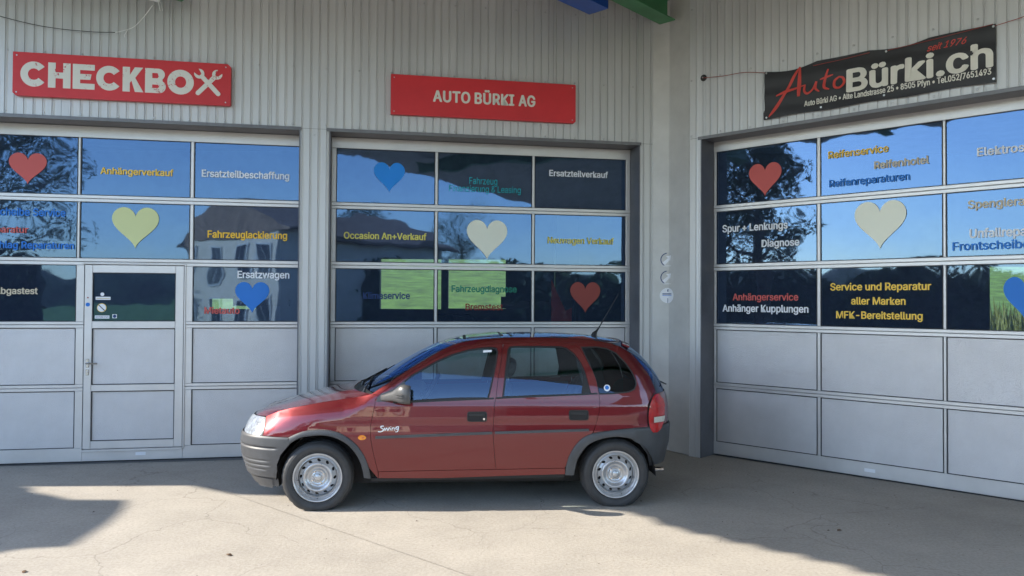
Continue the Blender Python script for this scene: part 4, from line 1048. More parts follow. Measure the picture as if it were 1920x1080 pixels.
# clean the joint at the rear arch
quarter = [(.421, .943)] + pilE[1:] + roofE[1:] + hatE[1:] + [(2.750, .918), (2.718, .885), (2.698, .843), (2.688, .766), (2.692, .69), (2.700, .664), (2.483, .658), (2.421, .652), (2.317, .641), (2.222, .626)] + doorT2[::-1][1:] + doorT[::-1][1:] + [(.584, 1.018), (.535, .977), (.486, .937)]
dfront = doorF + doorT + bpost[1:] + [(.98, .334)]
drear = [(1.996, .342), (1.996, .352)] + [(2.003, .36)] + flRout[2:5] + [(2.212, .622)] + doorT2[::-1] + bpost[1:]
sill = [(.486, .273), (.98, .267), (1.561, .282), (1.996, .290), (1.996, .341), (1.434, .336), (.98, .333), (.487, .326)]
for sd in (1, -1):
    f_ = side_panel('front_wing', fender, 'car_paint', side=sd)
    q_ = side_panel('rear_quarter', quarter, 'car_paint', holes=[offset(qwin, .010)], side=sd)
    d1 = side_panel('front_door', dfront, 'car_paint', holes=[offset(fwin, .012)], side=sd)
    d2 = side_panel('rear_door', drear, 'car_paint', holes=[offset(rwin, .012)], side=sd)
    side_panel('sill', sill, 'car_paint', side=sd)
    # door tops overlap frame line: thin rubber seals, glass
    for dr, w_ in ((d1, fwin), (d2, rwin), (q_, qwin)):
        side_panel('window_seal', offset(w_, .0115), 'rubber', holes=[w_], off=-.002, flange=.01, grid=None, shrink=0, side=sd, parent=dr)
        side_panel('window', offset(w_, .004), 'dark_glass' if w_ is qwin else 'car_glass', off=-.007, flange=0, grid=.06, shrink=0, side=sd, parent=dr)
    side_panel('waist_strip', [(.60, .872), (.98, .886), (1.410, .902), (1.415, .915), (.98, .901), (.60, .889)], 'rubber', off=.003, flange=.006, grid=None, shrink=0, side=sd, parent=d1)
    side_panel('waist_strip', [(1.425, .905), (1.75, .917), (2.262, .938), (2.262, .952), (1.75, .931), (1.43, .918)], 'rubber', off=.003, flange=.006, grid=None, shrink=0, side=sd, parent=d2)
    side_panel('divider_bar', [(2.120, 1.193), (2.140, 1.150), (2.196, .952), (2.131, .947), (2.133, .965), (2.150, 1.081)], 'rubber', off=-.004, flange=.006, grid=None, shrink=0, side=sd, parent=d2)
    side_panel('side_moulding', [(.463, .594), (1.398, .624), (1.398, .644), (.463, .614)], 'bumper_plastic', off=.012, flange=.014, grid=None, shrink=0, side=sd, parent=d1)
    side_panel('side_moulding', [(1.419, .625), (2.187, .643), (2.187, .662), (1.419, .645)], 'bumper_plastic', off=.012, flange=.014, grid=None, shrink=0, side=sd, parent=d2)
    # handles: recessed cup with flap
    for dr, a, b, lo, hi, lock in ((d1, 1.195, 1.355, .724, .805, True), (d2, 2.023, 2.185, .731, .814, False)):
        out_ = chaikin([(a, lo), (b, lo), (b, hi), (a, hi)], 0); rc_ = .018
        rr_ = []
        for cx, cz, a0 in ((b - rc_, hi - rc_, 0), (a + rc_, hi - rc_, 90), (a + rc_, lo + rc_, 180), (b - rc_, lo + rc_, 270)):
            rr_ += [(cx + rc_ * cos(radians(a0 + t)), cz + rc_ * sin(radians(a0 + t))) for t in (0, 30, 60, 90)]
        h_ = side_panel('door_handle', rr_, 'black_plastic', holes=[offset(rr_, -.009)], off=.007, flange=.012, grid=None, shrink=0, side=sd, parent=dr)
        side_panel('handle_cup', offset(rr_, -.008), 'car_dark', off=.002, flange=0, grid=None, shrink=0, side=sd, parent=dr)
        m_ = (lo + hi) / 2 + .006
        side_panel('handle_flap', [(a + .014, m_), (b - .014, m_ - .004), (b - .014, hi - .013), (a + .014, hi - .013)], 'black_plastic', off=.009, flange=.008, grid=None, shrink=0, side=sd, parent=dr)
        if lock:
            c_ = (b - .024, lo + .022); side_panel('lock', [(c_[0] + .009 * cos(t * pi / 6), c_[1] + .009 * sin(t * pi / 6)) for t in range(12)], 'chrome', off=.010, flange=.006, grid=None, shrink=0, side=sd, parent=dr)
    side_panel('indicator', [(.358 + .032 * cos(t * pi / 9), .603 + .0185 * sin(t * pi / 9)) for t in range(18)], 'lamp_orange', off=.008, flange=.012, grid=None, shrink=0, side=sd, parent=f_)
    side_panel('indicator_bulb', [(.366 + .006 * cos(t * pi / 4), .603 + .006 * sin(t * pi / 4)) for t in range(8)], 'banner_red', off=.0086, flange=0, grid=None, shrink=0, side=sd, parent=f_)
    side_panel('sill_trim', [(.43, .245), (1.99, .262), (1.99, .288), (1.56, .279), (.98, .264), (.43, .270)], 'car_dark', off=-.010, flange=.03, grid=None, shrink=0, side=sd)

# model name on the front door, in joined brush letters
swing = side_panel('script_badge', [(0, 0)], 'badge') if False else None
bdg = empty('script_badge', (0, 0, 0), 0, None); bdg.parent = car
def bstroke(pts, w=.0042):
    w *= .82
    P = catmull([(.484 + x * .165, .646 + z * .050) for x, z in pts], 5); V = []; Fc = []
    for i, (x, z) in enumerate(P):
        a = P[max(0, i - 1)]; b = P[min(len(P) - 1, i + 1)]; d = Vector((b[0] - a[0], b[1] - a[1])); d.normalize()
        for s_ in (1, -1):
            px, pz = x - d.y * w * s_, z + d.x * w * s_; V.append((px, -Wf(px, pz) - .005, pz))
        V.append((x, -Wf(x, z) - .0062, z))
    for i in range(len(P) - 1):
        a = 3 * i; Fc += [(a + 1, a + 4, a + 5, a + 2), (a + 2, a + 5, a + 3, a)]
    return mesh_obj('letter', V, Fc, 'badge', bdg)
bstroke([(.27, .95), (.16, .92), (.13, .72), (.24, .50), (.24, .22), (.12, .06), (0, .10)], .0052)
bstroke([(.30, .70), (.335, .26), (.41, .66), (.46, .26), (.55, .74)], .0042)
bstroke([(.585, .66), (.60, .30)], .0045); bstroke([(.60, .92), (.61, .86)], .0050)
bstroke([(.665, .26), (.675, .50), (.68, .72)], .0045); bstroke([(.68, .50), (.73, .68), (.785, .60), (.79, .26)], .0045)
bstroke([(.99, .86), (.90, .80), (.85, .58), (.90, .42), (.97, .62), (.99, .84), (.97, .40), (.93, .08), (.83, .04)], .0045)

# lofted top surfaces between the side edge line and the centre line
def patch(name, E, Q, k, mat, nv=16, parent=None, dz=0.0, sub=3, v0=-1.0, v1=1.0, thick=0.0, under=False):
    E = catmull(E, sub); Q = catmull(Q, sub); n_ = len(E); ks = k if isinstance(k, (list, tuple)) else [k, k]
    V = []
    for i in range(n_):
        kk = ks[0] + (ks[1] - ks[0]) * i / (n_ - 1); we = Wf(*E[i])
        for j in range(nv + 1):
            v_ = v0 + (v1 - v0) * j / nv; u_ = sin(v_ * pi / 2) if kk > 0 else v_; a = abs(u_) ** kk
            V.append((Q[i][0] + (E[i][0] - Q[i][0]) * a, -u_ * we, Q[i][1] + (E[i][1] - Q[i][1]) * a + dz))
    Fc = [(i * (nv + 1) + j, i * (nv + 1) + j + 1, (i + 1) * (nv + 1) + j + 1, (i + 1) * (nv + 1) + j) for i in range(n_ - 1) for j in range(nv)]
    o = mesh_obj(name, V, [f[::-1] for f in Fc] if False else Fc, mat, parent or car, smooth=True)
    # outward orientation
    me = o.data; s_ = sum(p.normal.z + (p.normal.x * .2) for p in me.polygons)
    if s_ < 0: me.flip_normals()
    return o
hoodQ = [(-.650, .715), (-.555, .765), (-.420, .800), (-.187, .866), (.015, .914), (.140, .940), (.215, .952)]
hood = patch('bonnet', [(x + .004, z) for x, z in hoodE], hoodQ, [2.2, 3.5], 'car_paint', nv=28)
cowlE = [(.425, .938), (.445, .950)]
patch('scuttle_panel', [(.421, .934), (.430, .930), (.455, .946)], [(.215, .944), (.26, .925), (.315, .962)], [3.5, 3.0], 'black_plastic', nv=20)
winE = [(.440, .956)] + pilE[1:]
winQ = [(.300, .966), (.450, 1.050), (.610, 1.152), (.755, 1.232), (.860, 1.285), (.945, 1.322)]
ws = patch('windscreen', winE, winQ, [2.6, 2.4], 'car_glass', nv=20)
for s0, s1 in ((-1.0, -.965), (.965, 1.0)): patch('windscreen_trim', winE, winQ, [2.6, 2.4], 'rubber', nv=2, dz=.004, v0=s0, v1=s1, parent=ws)
roofQ = [(.945, 1.322), (1.03, 1.352), (1.197, 1.384), (1.464, 1.408), (1.798, 1.413), (2.05, 1.409), (2.25, 1.398), (2.42, 1.380), (2.58, 1.350)]
roof = patch('roof', roofE, roofQ, 2.4, 'car_paint', nv=20)
# tilting glass sunroof, slightly proud, with dark frame
def roofz(x, y):
    # height of the roof at (x, y) by nearest stations
    E = interp([(a[0], i) for i, a in enumerate(roofE)], x); 
    i = min(len(roofE) - 2, int(E)); t = E - i
    ez = roofE[i][1] * (1 - t) + roofE[i + 1][1] * t; we = Wf(x, ez)
    qz = interp(roofQ, x)
    return qz + (ez - qz) * (abs(y) / we) ** 2.4
def roof_panel(name, x0, x1, yw, h, mat, par, th=.012):
    V = []; Fc = []; nx_, ny_ = 10, 10
    for i in range(nx_ + 1):
        for j in range(ny_ + 1):
            x = x0 + (x1 - x0) * i / nx_; y = -yw + 2 * yw * j / ny_; V.append((x, y, roofz(x, y) + h))
    Fc = [(i * 11 + j, i * 11 + 11 + j, i * 11 + 12 + j, i * 11 + 1 + j) for i in range(10) for j in range(10)]
    k = len(V)
    V += [(x, y, z - th) for x, y, z in V]
    rim = [(i, 0) for i in range(11)] + [(10, j) for j in range(1, 11)] + [(i, 10) for i in range(9, -1, -1)] + [(0, j) for j in range(9, 0, -1)]
    idx = [i * 11 + j for i, j in rim]
    for a, b in zip(idx, idx[1:] + idx[:1]): Fc.append((b, a, a + k, b + k))
    return mesh_obj(name, V, Fc, mat, par)
sr = roof_panel('sunroof_frame', 1.16, 1.50, .44, .002, 'rubber', roof); roof_panel('sunroof_glass', 1.185, 1.475, .415, .0045, 'house_glass', roof, th=.004)
roof_panel('roof_channel', 1.56, 1.585, .5, .0015, 'rubber', roof)
hatQ = [(2.58, 1.350), (2.640, 1.312), (2.735, 1.240), (2.810, 1.165), (2.885, 1.065), (2.935, .975), (2.955, .93)]
hatch = patch('tailgate_window', hatE, hatQ, 3.0, 'dark_glass', nv=16)
lowE = [(2.784, .93), (2.790, .86), (2.795, .74), (2.788, .60)]
patch('tailgate', lowE, [(2.960, .93), (2.985, .86), (2.998, .74), (2.990, .60)], 3.2, 'car_paint', nv=16)
mb = MB()
V = []
for j in range(13):
    y = -.52 + 1.04 * j / 12; t = abs(y) / .56; x = 2.57 - .06 * t ** 2.4; z = 1.352 - .022 * t ** 2.4
    V += [(x, y, z + .010), (x + .065, y, z - .016), (x + .060, y, z - .030), (x, y, z - .004)]
Fc = [(4 * j + a, 4 * j + (a + 1) % 4, 4 * j + 4 + (a + 1) % 4, 4 * j + 4 + a) for j in range(12) for a in range(4)] + [(0, 3, 2, 1), (48, 49, 50, 51)]
mesh_obj('roof_spoiler', V, Fc, 'car_paint', car, smooth=False)
mb = MB(); mb.tube([(2.965, -.02, .95), (2.985, -.03, .965), (2.93, -.42, .985)], [.012, .008, .006], 6); mb.ob('rear_wiper', 'black_plastic', car)

# lamps wrap round the corners: surfaces on the same body skin
def wrap_strip(name, rows, mat, off=0.004, side=1, nu=14, parent=None, extra=None):
    """rows: (z, Xinner, Xouter) measured along the side; follows the plan curve right round the corner"""
    V = []; front = rows[0][1] < 0.5
    for z, xa, xb in rows:
        for j in range(nu + 1):
            t = j / nu
            # even steps round the corner
            if front:
                xf = interp(xfp, z); L = XA - xf
                ta = math.acos(max(-1, min(1, ((XA - xa) / L) ** (PN / 2)))); tb = math.acos(max(-1, min(1, ((XA - xb) / L) ** (PN / 2))))
                th_ = ta + (tb - ta) * t; X = XA - L * cos(th_) ** (2 / PN)
            else:
                xr = interp(xrp, z); L = xr - 2.15
                ta = math.acos(max(-1, min(1, ((xa - 2.15) / L) ** 1.7))); tb = math.acos(max(-1, min(1, ((xb - 2.15) / L) ** 1.7)))
                th_ = ta + (tb - ta) * t; X = 2.15 + L * cos(th_) ** (1 / 1.7)
            w = Wf(X, z); n_ = Nf(X, z) if w > .05 else Vector((-1 if front else 1, 0, 0))
            o = off + (extra(X, z) if extra else 0)
            q = Vector((X, -w, z)) + n_ * o; V.append((q.x, q.y * side, q.z))
    n_ = nu + 1
    Fc = [(i * n_ + j, i * n_ + j + 1, (i + 1) * n_ + j + 1, (i + 1) * n_ + j) for i in range(len(rows) - 1) for j in range(nu)]
    o = mesh_obj(name, V, Fc, mat, parent or car, smooth=True)
    me = o.data; p = me.polygons[len(me.polygons) // 2]; c_ = p.center
    ref = Vector((-1 if front else 1, -side * 1.0, 0))
    if p.normal.dot(ref) < 0: me.flip_normals()
    return o
for sd in (1, -1):
    hl = wrap_strip('headlight', [(.603, -.645, -.470), (.615, -.665, -.457), (.64, -.668, -.447), (.67, -.660, -.4435), (.70, -.650, -.443), (.725, -.628, -.448), (.738, -.600, -.452)], 'lamp_clear', off=.003, side=sd, nu=16)
    wrap_strip('headlight_seal', [(.596, -.650, -.462), (.603, -.65, -.462)], 'rubber', off=.002, side=sd, parent=hl)
    wrap_strip('headlight_seal', [(.600, -.474, -.453), (.63, -.454, -.4405), (.67, -.4485, -.4365), (.70, -.448, -.436), (.738, -.457, -.444)], 'rubber', off=.0035, side=sd, nu=2, parent=hl)
    # rear lamp cluster, stacked colours
    ztab = [(.615, 2.735, 2.775), (.640, 2.708, 2.815), (.690, 2.695, 2.840), (.766, 2.690, 2.855), (.843, 2.702, 2.850), (.890, 2.726, 2.835), (.925, 2.762, 2.805)]
    def lrow(z): return (z, interp([(a[0], a[2]) for a in ztab], z), interp([(a[0], a[1]) for a in ztab], z))
    tl = wrap_strip('tail_light', [lrow(z) for z in (.615, .630, .650, .675, .693)], 'lamp_red', off=.012, side=sd, nu=10)
    wrap_strip('tail_light_seal', [(a, b + .006, c + -.006) for a, b, c in [lrow(z) for z in (.605, .63, .69, .766, .843, .89, .935)]], 'rubber', off=.004, side=sd, nu=10, parent=tl)
    wrap_strip('lamp_lens', [lrow(z) for z in (.694, .71, .73, .746)], 'lamp_red', off=.011, side=sd, nu=10, parent=tl)
    wrap_strip('lamp_lens', [(z, lrow(z)[1], 2.738) for z in (.697, .71, .73, .743)], 'lamp_white', off=.016, side=sd, nu=10, parent=tl)
    wrap_strip('lamp_lens', [lrow(z) for z in (.747, .78, .80, .815)], 'lamp_red', off=.012, side=sd, nu=10, parent=tl)
    wrap_strip('lamp_lens', [lrow(z) for z in (.816, .84, .865, .885)], 'lamp_red', off=.017, side=sd, nu=10, parent=tl)
    wrap_strip('lamp_lens', [lrow(z) for z in (.886, .90, .925)], 'lamp_red', off=.010, side=sd, nu=10, parent=tl)
    0 and wrap_strip('side_reflector', [(z, lrow(z)[2] + .026, lrow(z)[2] + .003) for z in (.69, .75, .82)], 'lamp_orange', off=.0135, side=sd, nu=4, parent=tl)
# grille between the lamps
V = []; 
for z in (.60, .66, .72):
    for j in range(13):
        y = -.42 + .84 * j / 12; V.append((interp(xfp, z) + .012 + .10 * (abs(y) / .5) ** 3, y, z))
g_ = mesh_obj('front_grille', V, [(i * 13 + j, (i + 1) * 13 + j, (i + 1) * 13 + j + 1, i * 13 + j + 1) for i in range(2) for j in range(12)], 'car_dark', car, smooth=True)
for z in (.625, .650, .675):
    mb = MB(); mb.tube([(interp(xfp, z) + .004 + .10 * (abs(y) / .5) ** 3, y, z) for y in [-.34 + .68 * j / 8 for j in range(9)]], .006, 6); mb.ob('grille_bar', 'black_plastic', g_)

# bumpers
def front_extra(X, z):
    o = .016
    for zc, wd, dp, lim in ((.512, .007, .014, -.33), (.408, .006, .008, -.40), (.372, .006, .008, -.39), (.336, .006, .008, -.41)):
        if X < lim: o -= dp * math.exp(-((z - zc) / wd) ** 2)
    if z > .585: o -= .010 * ((z - .585) / .018) ** 2 * .8
    if z < .27: o -= .010
    return o
def fend(z):
    T_ = sorted([(p[1], p[0]) for p in flFin if p[0] < -.13])
    return -.225 if z > .585 else min(-.212, interp(T_, z)) if z < .56 else -.215
rows = []
z = .200
zs_ = [.200 + i * (.603 - .200) / 70 for i in range(71)]
for sd in (1, -1):
    bmp = wrap_strip('front_bumper', [(z_, interp(xfp, z_), fend(z_)) for z_ in zs_], 'bumper_plastic', off=0, side=sd, nu=40, extra=front_extra)
    wrap_strip('bumper_lip', [(z_, -.50, -.36) for z_ in (.185, .20, .225, .262)], 'bumper_plastic', off=.010, side=sd, nu=6, parent=bmp)
    # arch face of the bumper, turned inwards
    V = []
    for z_ in zs_[:62]:
        X = fend(z_); w = Wf(X, z_) + .014; V += [(X, -w * sd, z_), (X + .004, -(w - .10) * sd, z_)]
    mesh_obj('bumper_return', V, [(2 * i, 2 * i + 2, 2 * i + 3, 2 * i + 1) for i in range(61)], 'bumper_plastic', bmp)
def rear_extra(X, z):
    o = .010
    if z > .645: o -= .012 * ((z - .645) / .022) ** 2
    return o
rin = sorted([(p[1], p[0]) for p in flRin if p[0] > 2.5])
zr_ = [.340 + i * (.666 - .340) / 40 for i in range(41)]
xrp_b = xrp
def rstart(z_): return interp(rin, z_) if z_ < .578 else (2.525 if z_ < .60 else 2.525 + 0 * z_)
for sd in (1, -1):
    rb_ = wrap_strip('rear_bumper', [(z_, interp(xrp, z_) - (.62 - z_ if z_ < .45 else .17) * .0, max(2.56, interp(rin, min(z_, .578)))) for z_ in zr_], 'bumper_plastic', off=0, side=sd, nu=36, extra=rear_extra)
# wheel-arch flares
def flare(name, inn, outp, side, lip=.055, off=.014):
    a = catmull(inn, 4); b = catmull(outp, 4)
    def rs(P, n_):
        L = [0]
        for p, q in zip(P, P[1:]): L.append(L[-1] + math.dist(p, q))
        out = []
        for i in range(n_ + 1):
            d = L[-1] * i / n_; k = 0
            while k < len(L) - 2 and L[k + 1] < d: k += 1
            t = (d - L[k]) / max(1e-9, L[k + 1] - L[k]); out.append((P[k][0] + (P[k + 1][0] - P[k][0]) * t, P[k][1] + (P[k + 1][1] - P[k][1]) * t))
        return out
    n_ = 44; a = rs(a, n_); b = rs(b, n_); V = []
    for p, q in zip(a, b):
        for t, o, extra_in in ((0, 0.0, 0), (.0, off * .6, 0), (.18, off, 0), (.6, off + .004, 0), (.92, off + .002, 0), (1, off - .008, 0), (1.0, off - .03, 0), (1.0, -lip, 0)):
            X = q[0] + (p[0] - q[0]) * t; Z = q[1] + (p[1] - q[1]) * t
            V.append((X, -(Wf(X, Z) + o) * side, Z))
    m_ = 8
    Fc = [(i * m_ + j, (i + 1) * m_ + j, (i + 1) * m_ + j + 1, i * m_ + j + 1) for i in range(n_) for j in range(m_ - 1)]
    o = mesh_obj(name, V, Fc, 'bumper_plastic', car, smooth=True, auto=50)
    me = o.data; p = me.polygons[(n_ // 2) * 7 + 3]
    if p.normal.y * side > 0: me.flip_normals()
    return o
fi = [p for p in flFin if not (p[0] < -.215)]; fi[0:0] = [(-.212, .556)]
ri_ = [p for p in flRin if p[0] <= 2.53] + [(2.565, .556)]; ro_ = [p for p in flRout if p[0] < 2.45] + [(2.52, .660), (2.57, .662)]
for sd in (1, -1):
    flare('arch_flare', [(-.214, .552), (-.139, .598)] + flFin[6:], flFout, sd)
    flare('arch_flare', ri_, ro_, sd)
# wheel housings and underbody
for cx in (0.03, 2.40):
    for sd in (1, -1):
        V = []; n_ = 20
        for i in range(n_ + 1):
            a = pi * i / n_; V += [(cx + .350 * cos(a), -.775 * sd, .265 + .350 * sin(a)), (cx + .350 * cos(a), -.50 * sd, .265 + .350 * sin(a))]
        V += [(cx, -.50 * sd, .265)]
        mesh_obj('wheel_housing', V, [(2 * i, 2 * i + 1, 2 * i + 3, 2 * i + 2) for i in range(n_)] + [(2 * i + 1, len(V) - 1, 2 * i + 3) for i in range(n_)], 'car_dark', car)
mb = MB(); mb.box(-.48, 2.72, -.49, .49, .17, .33); mb.box(.44, 1.99, -.70, .70, .235, .275); mb.box(-.55, -.42, -.45, .45, .22, .58); mb.box(2.72, 2.86, -.5, .5, .34, .62)
mb.ob('floor_pan', 'car_dark', car)
mb = MB(); mb.tube([(2.55, -.40, .262), (2.78, -.50, .262), (2.885, -.50, .260)], [.020, .022, .022], 14, cap=False); mb.tube([(2.885, -.50, .260), (2.80, -.50, .261)], [.019, .019], 14, cap=False); mb.ob('exhaust_pipe', 'chrome', car)

# wheels
def lathe(profile, n_=40, close=False):
    V = []; Fc = []
    for r_, y in profile:
        for j in range(n_): a = 2 * pi * j / n_; V.append((r_ * cos(a), y, r_ * sin(a)))
    for i in range(len(profile) - 1):
        for j in range(n_): Fc.append((i * n_ + j, (i + 1) * n_ + j, (i + 1) * n_ + (j + 1) % n_, i * n_ + (j + 1) % n_))
    return V, Fc
TR = .283
def make_wheel():
    w = empty('wheel')
    # tyre: outer face towards -y
    prof = [(.186, -.020), (.190, -.030), (.200, -.040), (.215, -.047), (.232, -.050), (.250, -.048), (.264, -.042), (.2735, -.032), (.279, -.022)]
    grooves = []
    y = -.018
    while y < .118:
        grooves += [(TR, y), (TR, y + .016), (TR - .007, y + .0175), (TR - .007, y + .0215), (TR, y + .023)]; y += .0235
    prof += grooves + [(.279, .126), (.264, .146), (.232, .154), (.20, .144), (.186, .124)]
    V, Fc = lathe(prof, 72)
    V2 = []
    for x, y, z in V:
        r_ = math.hypot(x, z); a = atan2(z, x)
        if r_ > .272:
            # tread blocks
            if int((a + pi) / (2 * pi) * 72) % 2 == 0 and (y < .0 or y > .10): r2 = r_ - .004; x, z = x * r2 / r_, z * r2 / r_
        if z < -.262: y = y + (-.012 if y < .05 else .012) * min(1, (-.262 - z) / .015); z = -.262 + (z + .262) * .12
        elif z < -.20 and r_ > .21: y += (-.010 if y < .05 else .010) * ((-.20 - z) / .062)
        V2.append((x, y, z))
    mesh_obj('tyre', V2, [f[::-1] for f in Fc], 'tyre', w, smooth=True, auto=35)
    # sidewall ribs
    for r_ in (.206, .243):
        V, Fc = lathe([(r_ - .0025, -.046 if r_ < .22 else -.0495), (r_, -.0485 if r_ < .22 else -.0520), (r_ + .0025, -.047 if r_ < .22 else -.049)], 60)
        mesh_obj('tyre_bead', [(x, y - (.010 * ((-.20 - z) / .062) if z < -.20 else 0), z) for x, y, z in V], [f[::-1] for f in Fc], 'tyre', w, smooth=True)
    # rim: flange and well
    V, Fc = lathe([(.180, .12), (.183, -.018), (.192, -.034), (.1955, -.040), (.193, -.044), (.187, -.0445), (.182, -.040), (.178, -.028), (.170, -.020), (.1665, -.016), (.164, -.0195), (.158, -.021), (.155, -.014), (.152, .004)], 60)
    mesh_obj('rim', V, [f[::-1] for f in Fc], 'wheel_steel', w, smooth=True, auto=50)
    # disc with twelve slots
    dp = [(0, -.006), (.030, -.006), (.060, -.004), (.078, -.006), (.088, -.014), (.098, -.024), (.106, -.027), (.113, -.025), (.121, -.015), (.132, -.006), (.142, .000), (.150, .006), (.1535, .012)]
    dpc = catmull(dp, 4)
    outer = [(.1535 * cos(2 * pi * i / 72), .1535 * sin(2 * pi * i / 72)) for i in range(72)]
    holes = []
    for k_ in range(12):
        a = radians(15 + 30 * k_); cx, cz = .1335 * cos(a), .1335 * sin(a); tl_ = a + radians(62)
        h = []
        for i in range(14):
            t = 2 * pi * i / 14; ex, ez = .0160 * cos(t), .0105 * sin(t)
            h.append((cx + ex * cos(tl_) - ez * sin(tl_), cz + ex * sin(tl_) + ez * cos(tl_)))
        holes.append(h)
    v, T = triangulate(outer, holes, .007)
    P = [(x, interp(dpc, math.hypot(x, z)), z) for x, z in v]
    k_ = len(P); Fd = [tuple(t) for t in T]
    P += [(x, y + .012, z) for x, y, z in P]
    ec = {(t[i], t[(i + 1) % 3]) for t in T for i in range(3)}
    Fd += [(j, i, i + k_, j + k_) for i, j in ec if (j, i) not in ec]
    Nn = []
    for i, (x, y, z) in enumerate(P):
        r_ = math.hypot(x, z); s_ = (interp(dpc, r_ + .002) - interp(dpc, max(0, r_ - .002))) / (.004 if r_ > .002 else .004)
        v_ = Vector((s_ * x / max(r_, 1e-4), -1, s_ * z / max(r_, 1e-4))).normalized(); Nn.append(v_)
    mesh_obj('wheel_disc', P, Fd, 'wheel_steel', w, smooth=True, normals=Nn)
    V, Fc = lathe([(.062, -.004), (.064, -.012), (.060, -.016), (.054, -.013), (.046, -.012), (.040, -.017), (.034, -.017), (.031, -.013), (.027, -.014), (.024, -.026), (.016, -.030), (.0, -.031)], 32)
    hc = mesh_obj('hub_cap', V, [f[::-1] for f in Fc], 'wheel_steel', w, smooth=True, auto=45)
    for k_ in range(4):
        a = radians(48 + 90 * k_); mb = MB()
        mb.tube([(.050 * cos(a), -.010, .050 * sin(a)), (.050 * cos(a), -.022, .050 * sin(a))], .0075, 6); mb.ob('wheel_bolt', 'chrome', w)
    a = radians(205); mb = MB(); mb.tube([(.160 * cos(a), -.012, .160 * sin(a)), (.152 * cos(a), -.040, .152 * sin(a))], .0045, 6); mb.ob('valve', 'rubber', w)
    V, Fc = lathe([(.0, .02), (.14, .02), (.14, .04), (.0, .04)], 24)
    mesh_obj('brake_drum', V, [f[::-1] for f in Fc], 'car_dark', w, smooth=False)
    return w
wh = make_wheel()
wheels = [(0.0, -.722, 4.5, 0, 18), (2.42, -.715, 0, 0, 0), (0.0, .722, 4.5, 1, 50), (2.42, .715, 0, 1, 70)]
for i, (x, y, steer, flip, spin) in enumerate(wheels):
    if i == 0: o = wh
    else:
        o = wh.copy(); COL.objects.link(o)
        for ch in list(wh.children):
            d = ch.copy(); COL.objects.link(d); d.parent = o
    o.parent = car; o.location = (x, y, .279); o.rotation_euler = (0, 0, radians(steer) + (pi if flip else 0))
    for ch in o.children:
        if not ch.name.startswith(('tyre',)): ch.rotation_euler = (0, radians(spin), 0)

# door mirrors
for sd in (1, -1):
    def mp(X, out_, Z): return (X, -(Wf(.62, .93) + out_) * sd, Z)
    m_ = side_panel('mirror_base', [(.466, .886), (.472, .915), (.505, .948), (.60, .985), (.686, 1.048), (.694, 1.010), (.700, .900), (.60, .889)], 'mirror_plastic', off=.006, flange=.012, grid=None, shrink=0, side=sd)
    V = []; Fc = []
    # arm and housing as one swept body: ellipse sections along an outward-rearward path
    secs = [((.500, .000, .915), (.018, .020)), ((.545, .045, .925), (.030, .030)), ((.600, .090, .940), (.040, .040)), ((.640, .125, .955), (.050, .058)), ((.665, .150, .962), (.056, .072)), ((.700, .165, .963), (.060, .078)), ((.735, .170, .960), (.058, .076)), ((.748, .170, .958), (.053, .071))]
    n_ = 20
    for (X, o_, Z), (ry, rz_) in secs:
        for j in range(n_):
            a = 2 * pi * j / n_; ca, sa = cos(a), sin(a)
            ca = math.copysign(abs(ca) ** .8, ca); sa = math.copysign(abs(sa) ** .8, sa)
            V.append(mp(X, o_ + ry * ca, Z + rz_ * sa))
    for i in range(len(secs) - 1):
        for j in range(n_): Fc.append((i * n_ + j, i * n_ + (j + 1) % n_, (i + 1) * n_ + (j + 1) % n_, (i + 1) * n_ + j))
    Fc.append(tuple(range(n_))[::-1])
    if sd > 0: Fc = [f[::-1] for f in Fc]
    hs = mesh_obj('mirror_housing', V, Fc, 'mirror_plastic', m_, smooth=True, auto=60)
    V = [mp(.746, .170 + .050 * cos(2 * pi * j / 20), .958 + .067 * sin(2 * pi * j / 20)) for j in range(20)]
    mesh_obj('mirror_glass', V, [tuple(range(20))], 'chrome', m_)
    for z_ in (.945, .962):
        mb = MB(); mb.tube([mp(.625, .172, z_), mp(.655, .202, z_), mp(.685, .222, z_), mp(.705, .224, z_)], [.002, .005, .005, .002], 6); mb.ob('mirror_rib', 'mirror_plastic', m_)
# wipers, aerial
def surf_ws(t, v_):
    i = t * (len(winE) - 1); k_ = min(len(winE) - 2, int(i)); f_ = i - k_
    E = [winE[k_][q] * (1 - f_) + winE[k_ + 1][q] * f_ for q in (0, 1)]; Q = [winQ[k_][q] * (1 - f_) + winQ[k_ + 1][q] * f_ for q in (0, 1)]
    a = abs(v_) ** 2.5; return Vector((Q[0] + (E[0] - Q[0]) * a - .010, -v_ * Wf(*E), Q[1] + (E[1] - Q[1]) * a + .018))
for pts, nm in (((surf_ws(-.02, .78), surf_ws(.02, .70), surf_ws(.10, .20)), 'wiper'), ((surf_ws(-.02, .12), surf_ws(.03, .02), surf_ws(.17, -.52)), 'wiper')):
    mb = MB(); mb.tube([pts[0] + Vector((-.01, 0, -.03)), pts[0], pts[1], pts[2]], [.014, .010, .007, .005], 6)
    a, b = pts[1] + (pts[2] - pts[1]) * .25, pts[1] + (pts[2] - pts[1]) * 1.45
    mb.tube([a + Vector((.004, 0, -.010)), b + Vector((.004, 0, -.010))], .006, 5); mb.ob(nm, 'black_plastic', car)
mb = MB(); mb.tube([(2.37, 0, 1.385), (2.375, 0, 1.405), (2.395, 0, 1.43), (2.42, 0, 1.468), (2.60, 0, 1.775)], [.030, .024, .011, .006, .0025], 8); mb.ob('aerial', 'black_plastic', car)
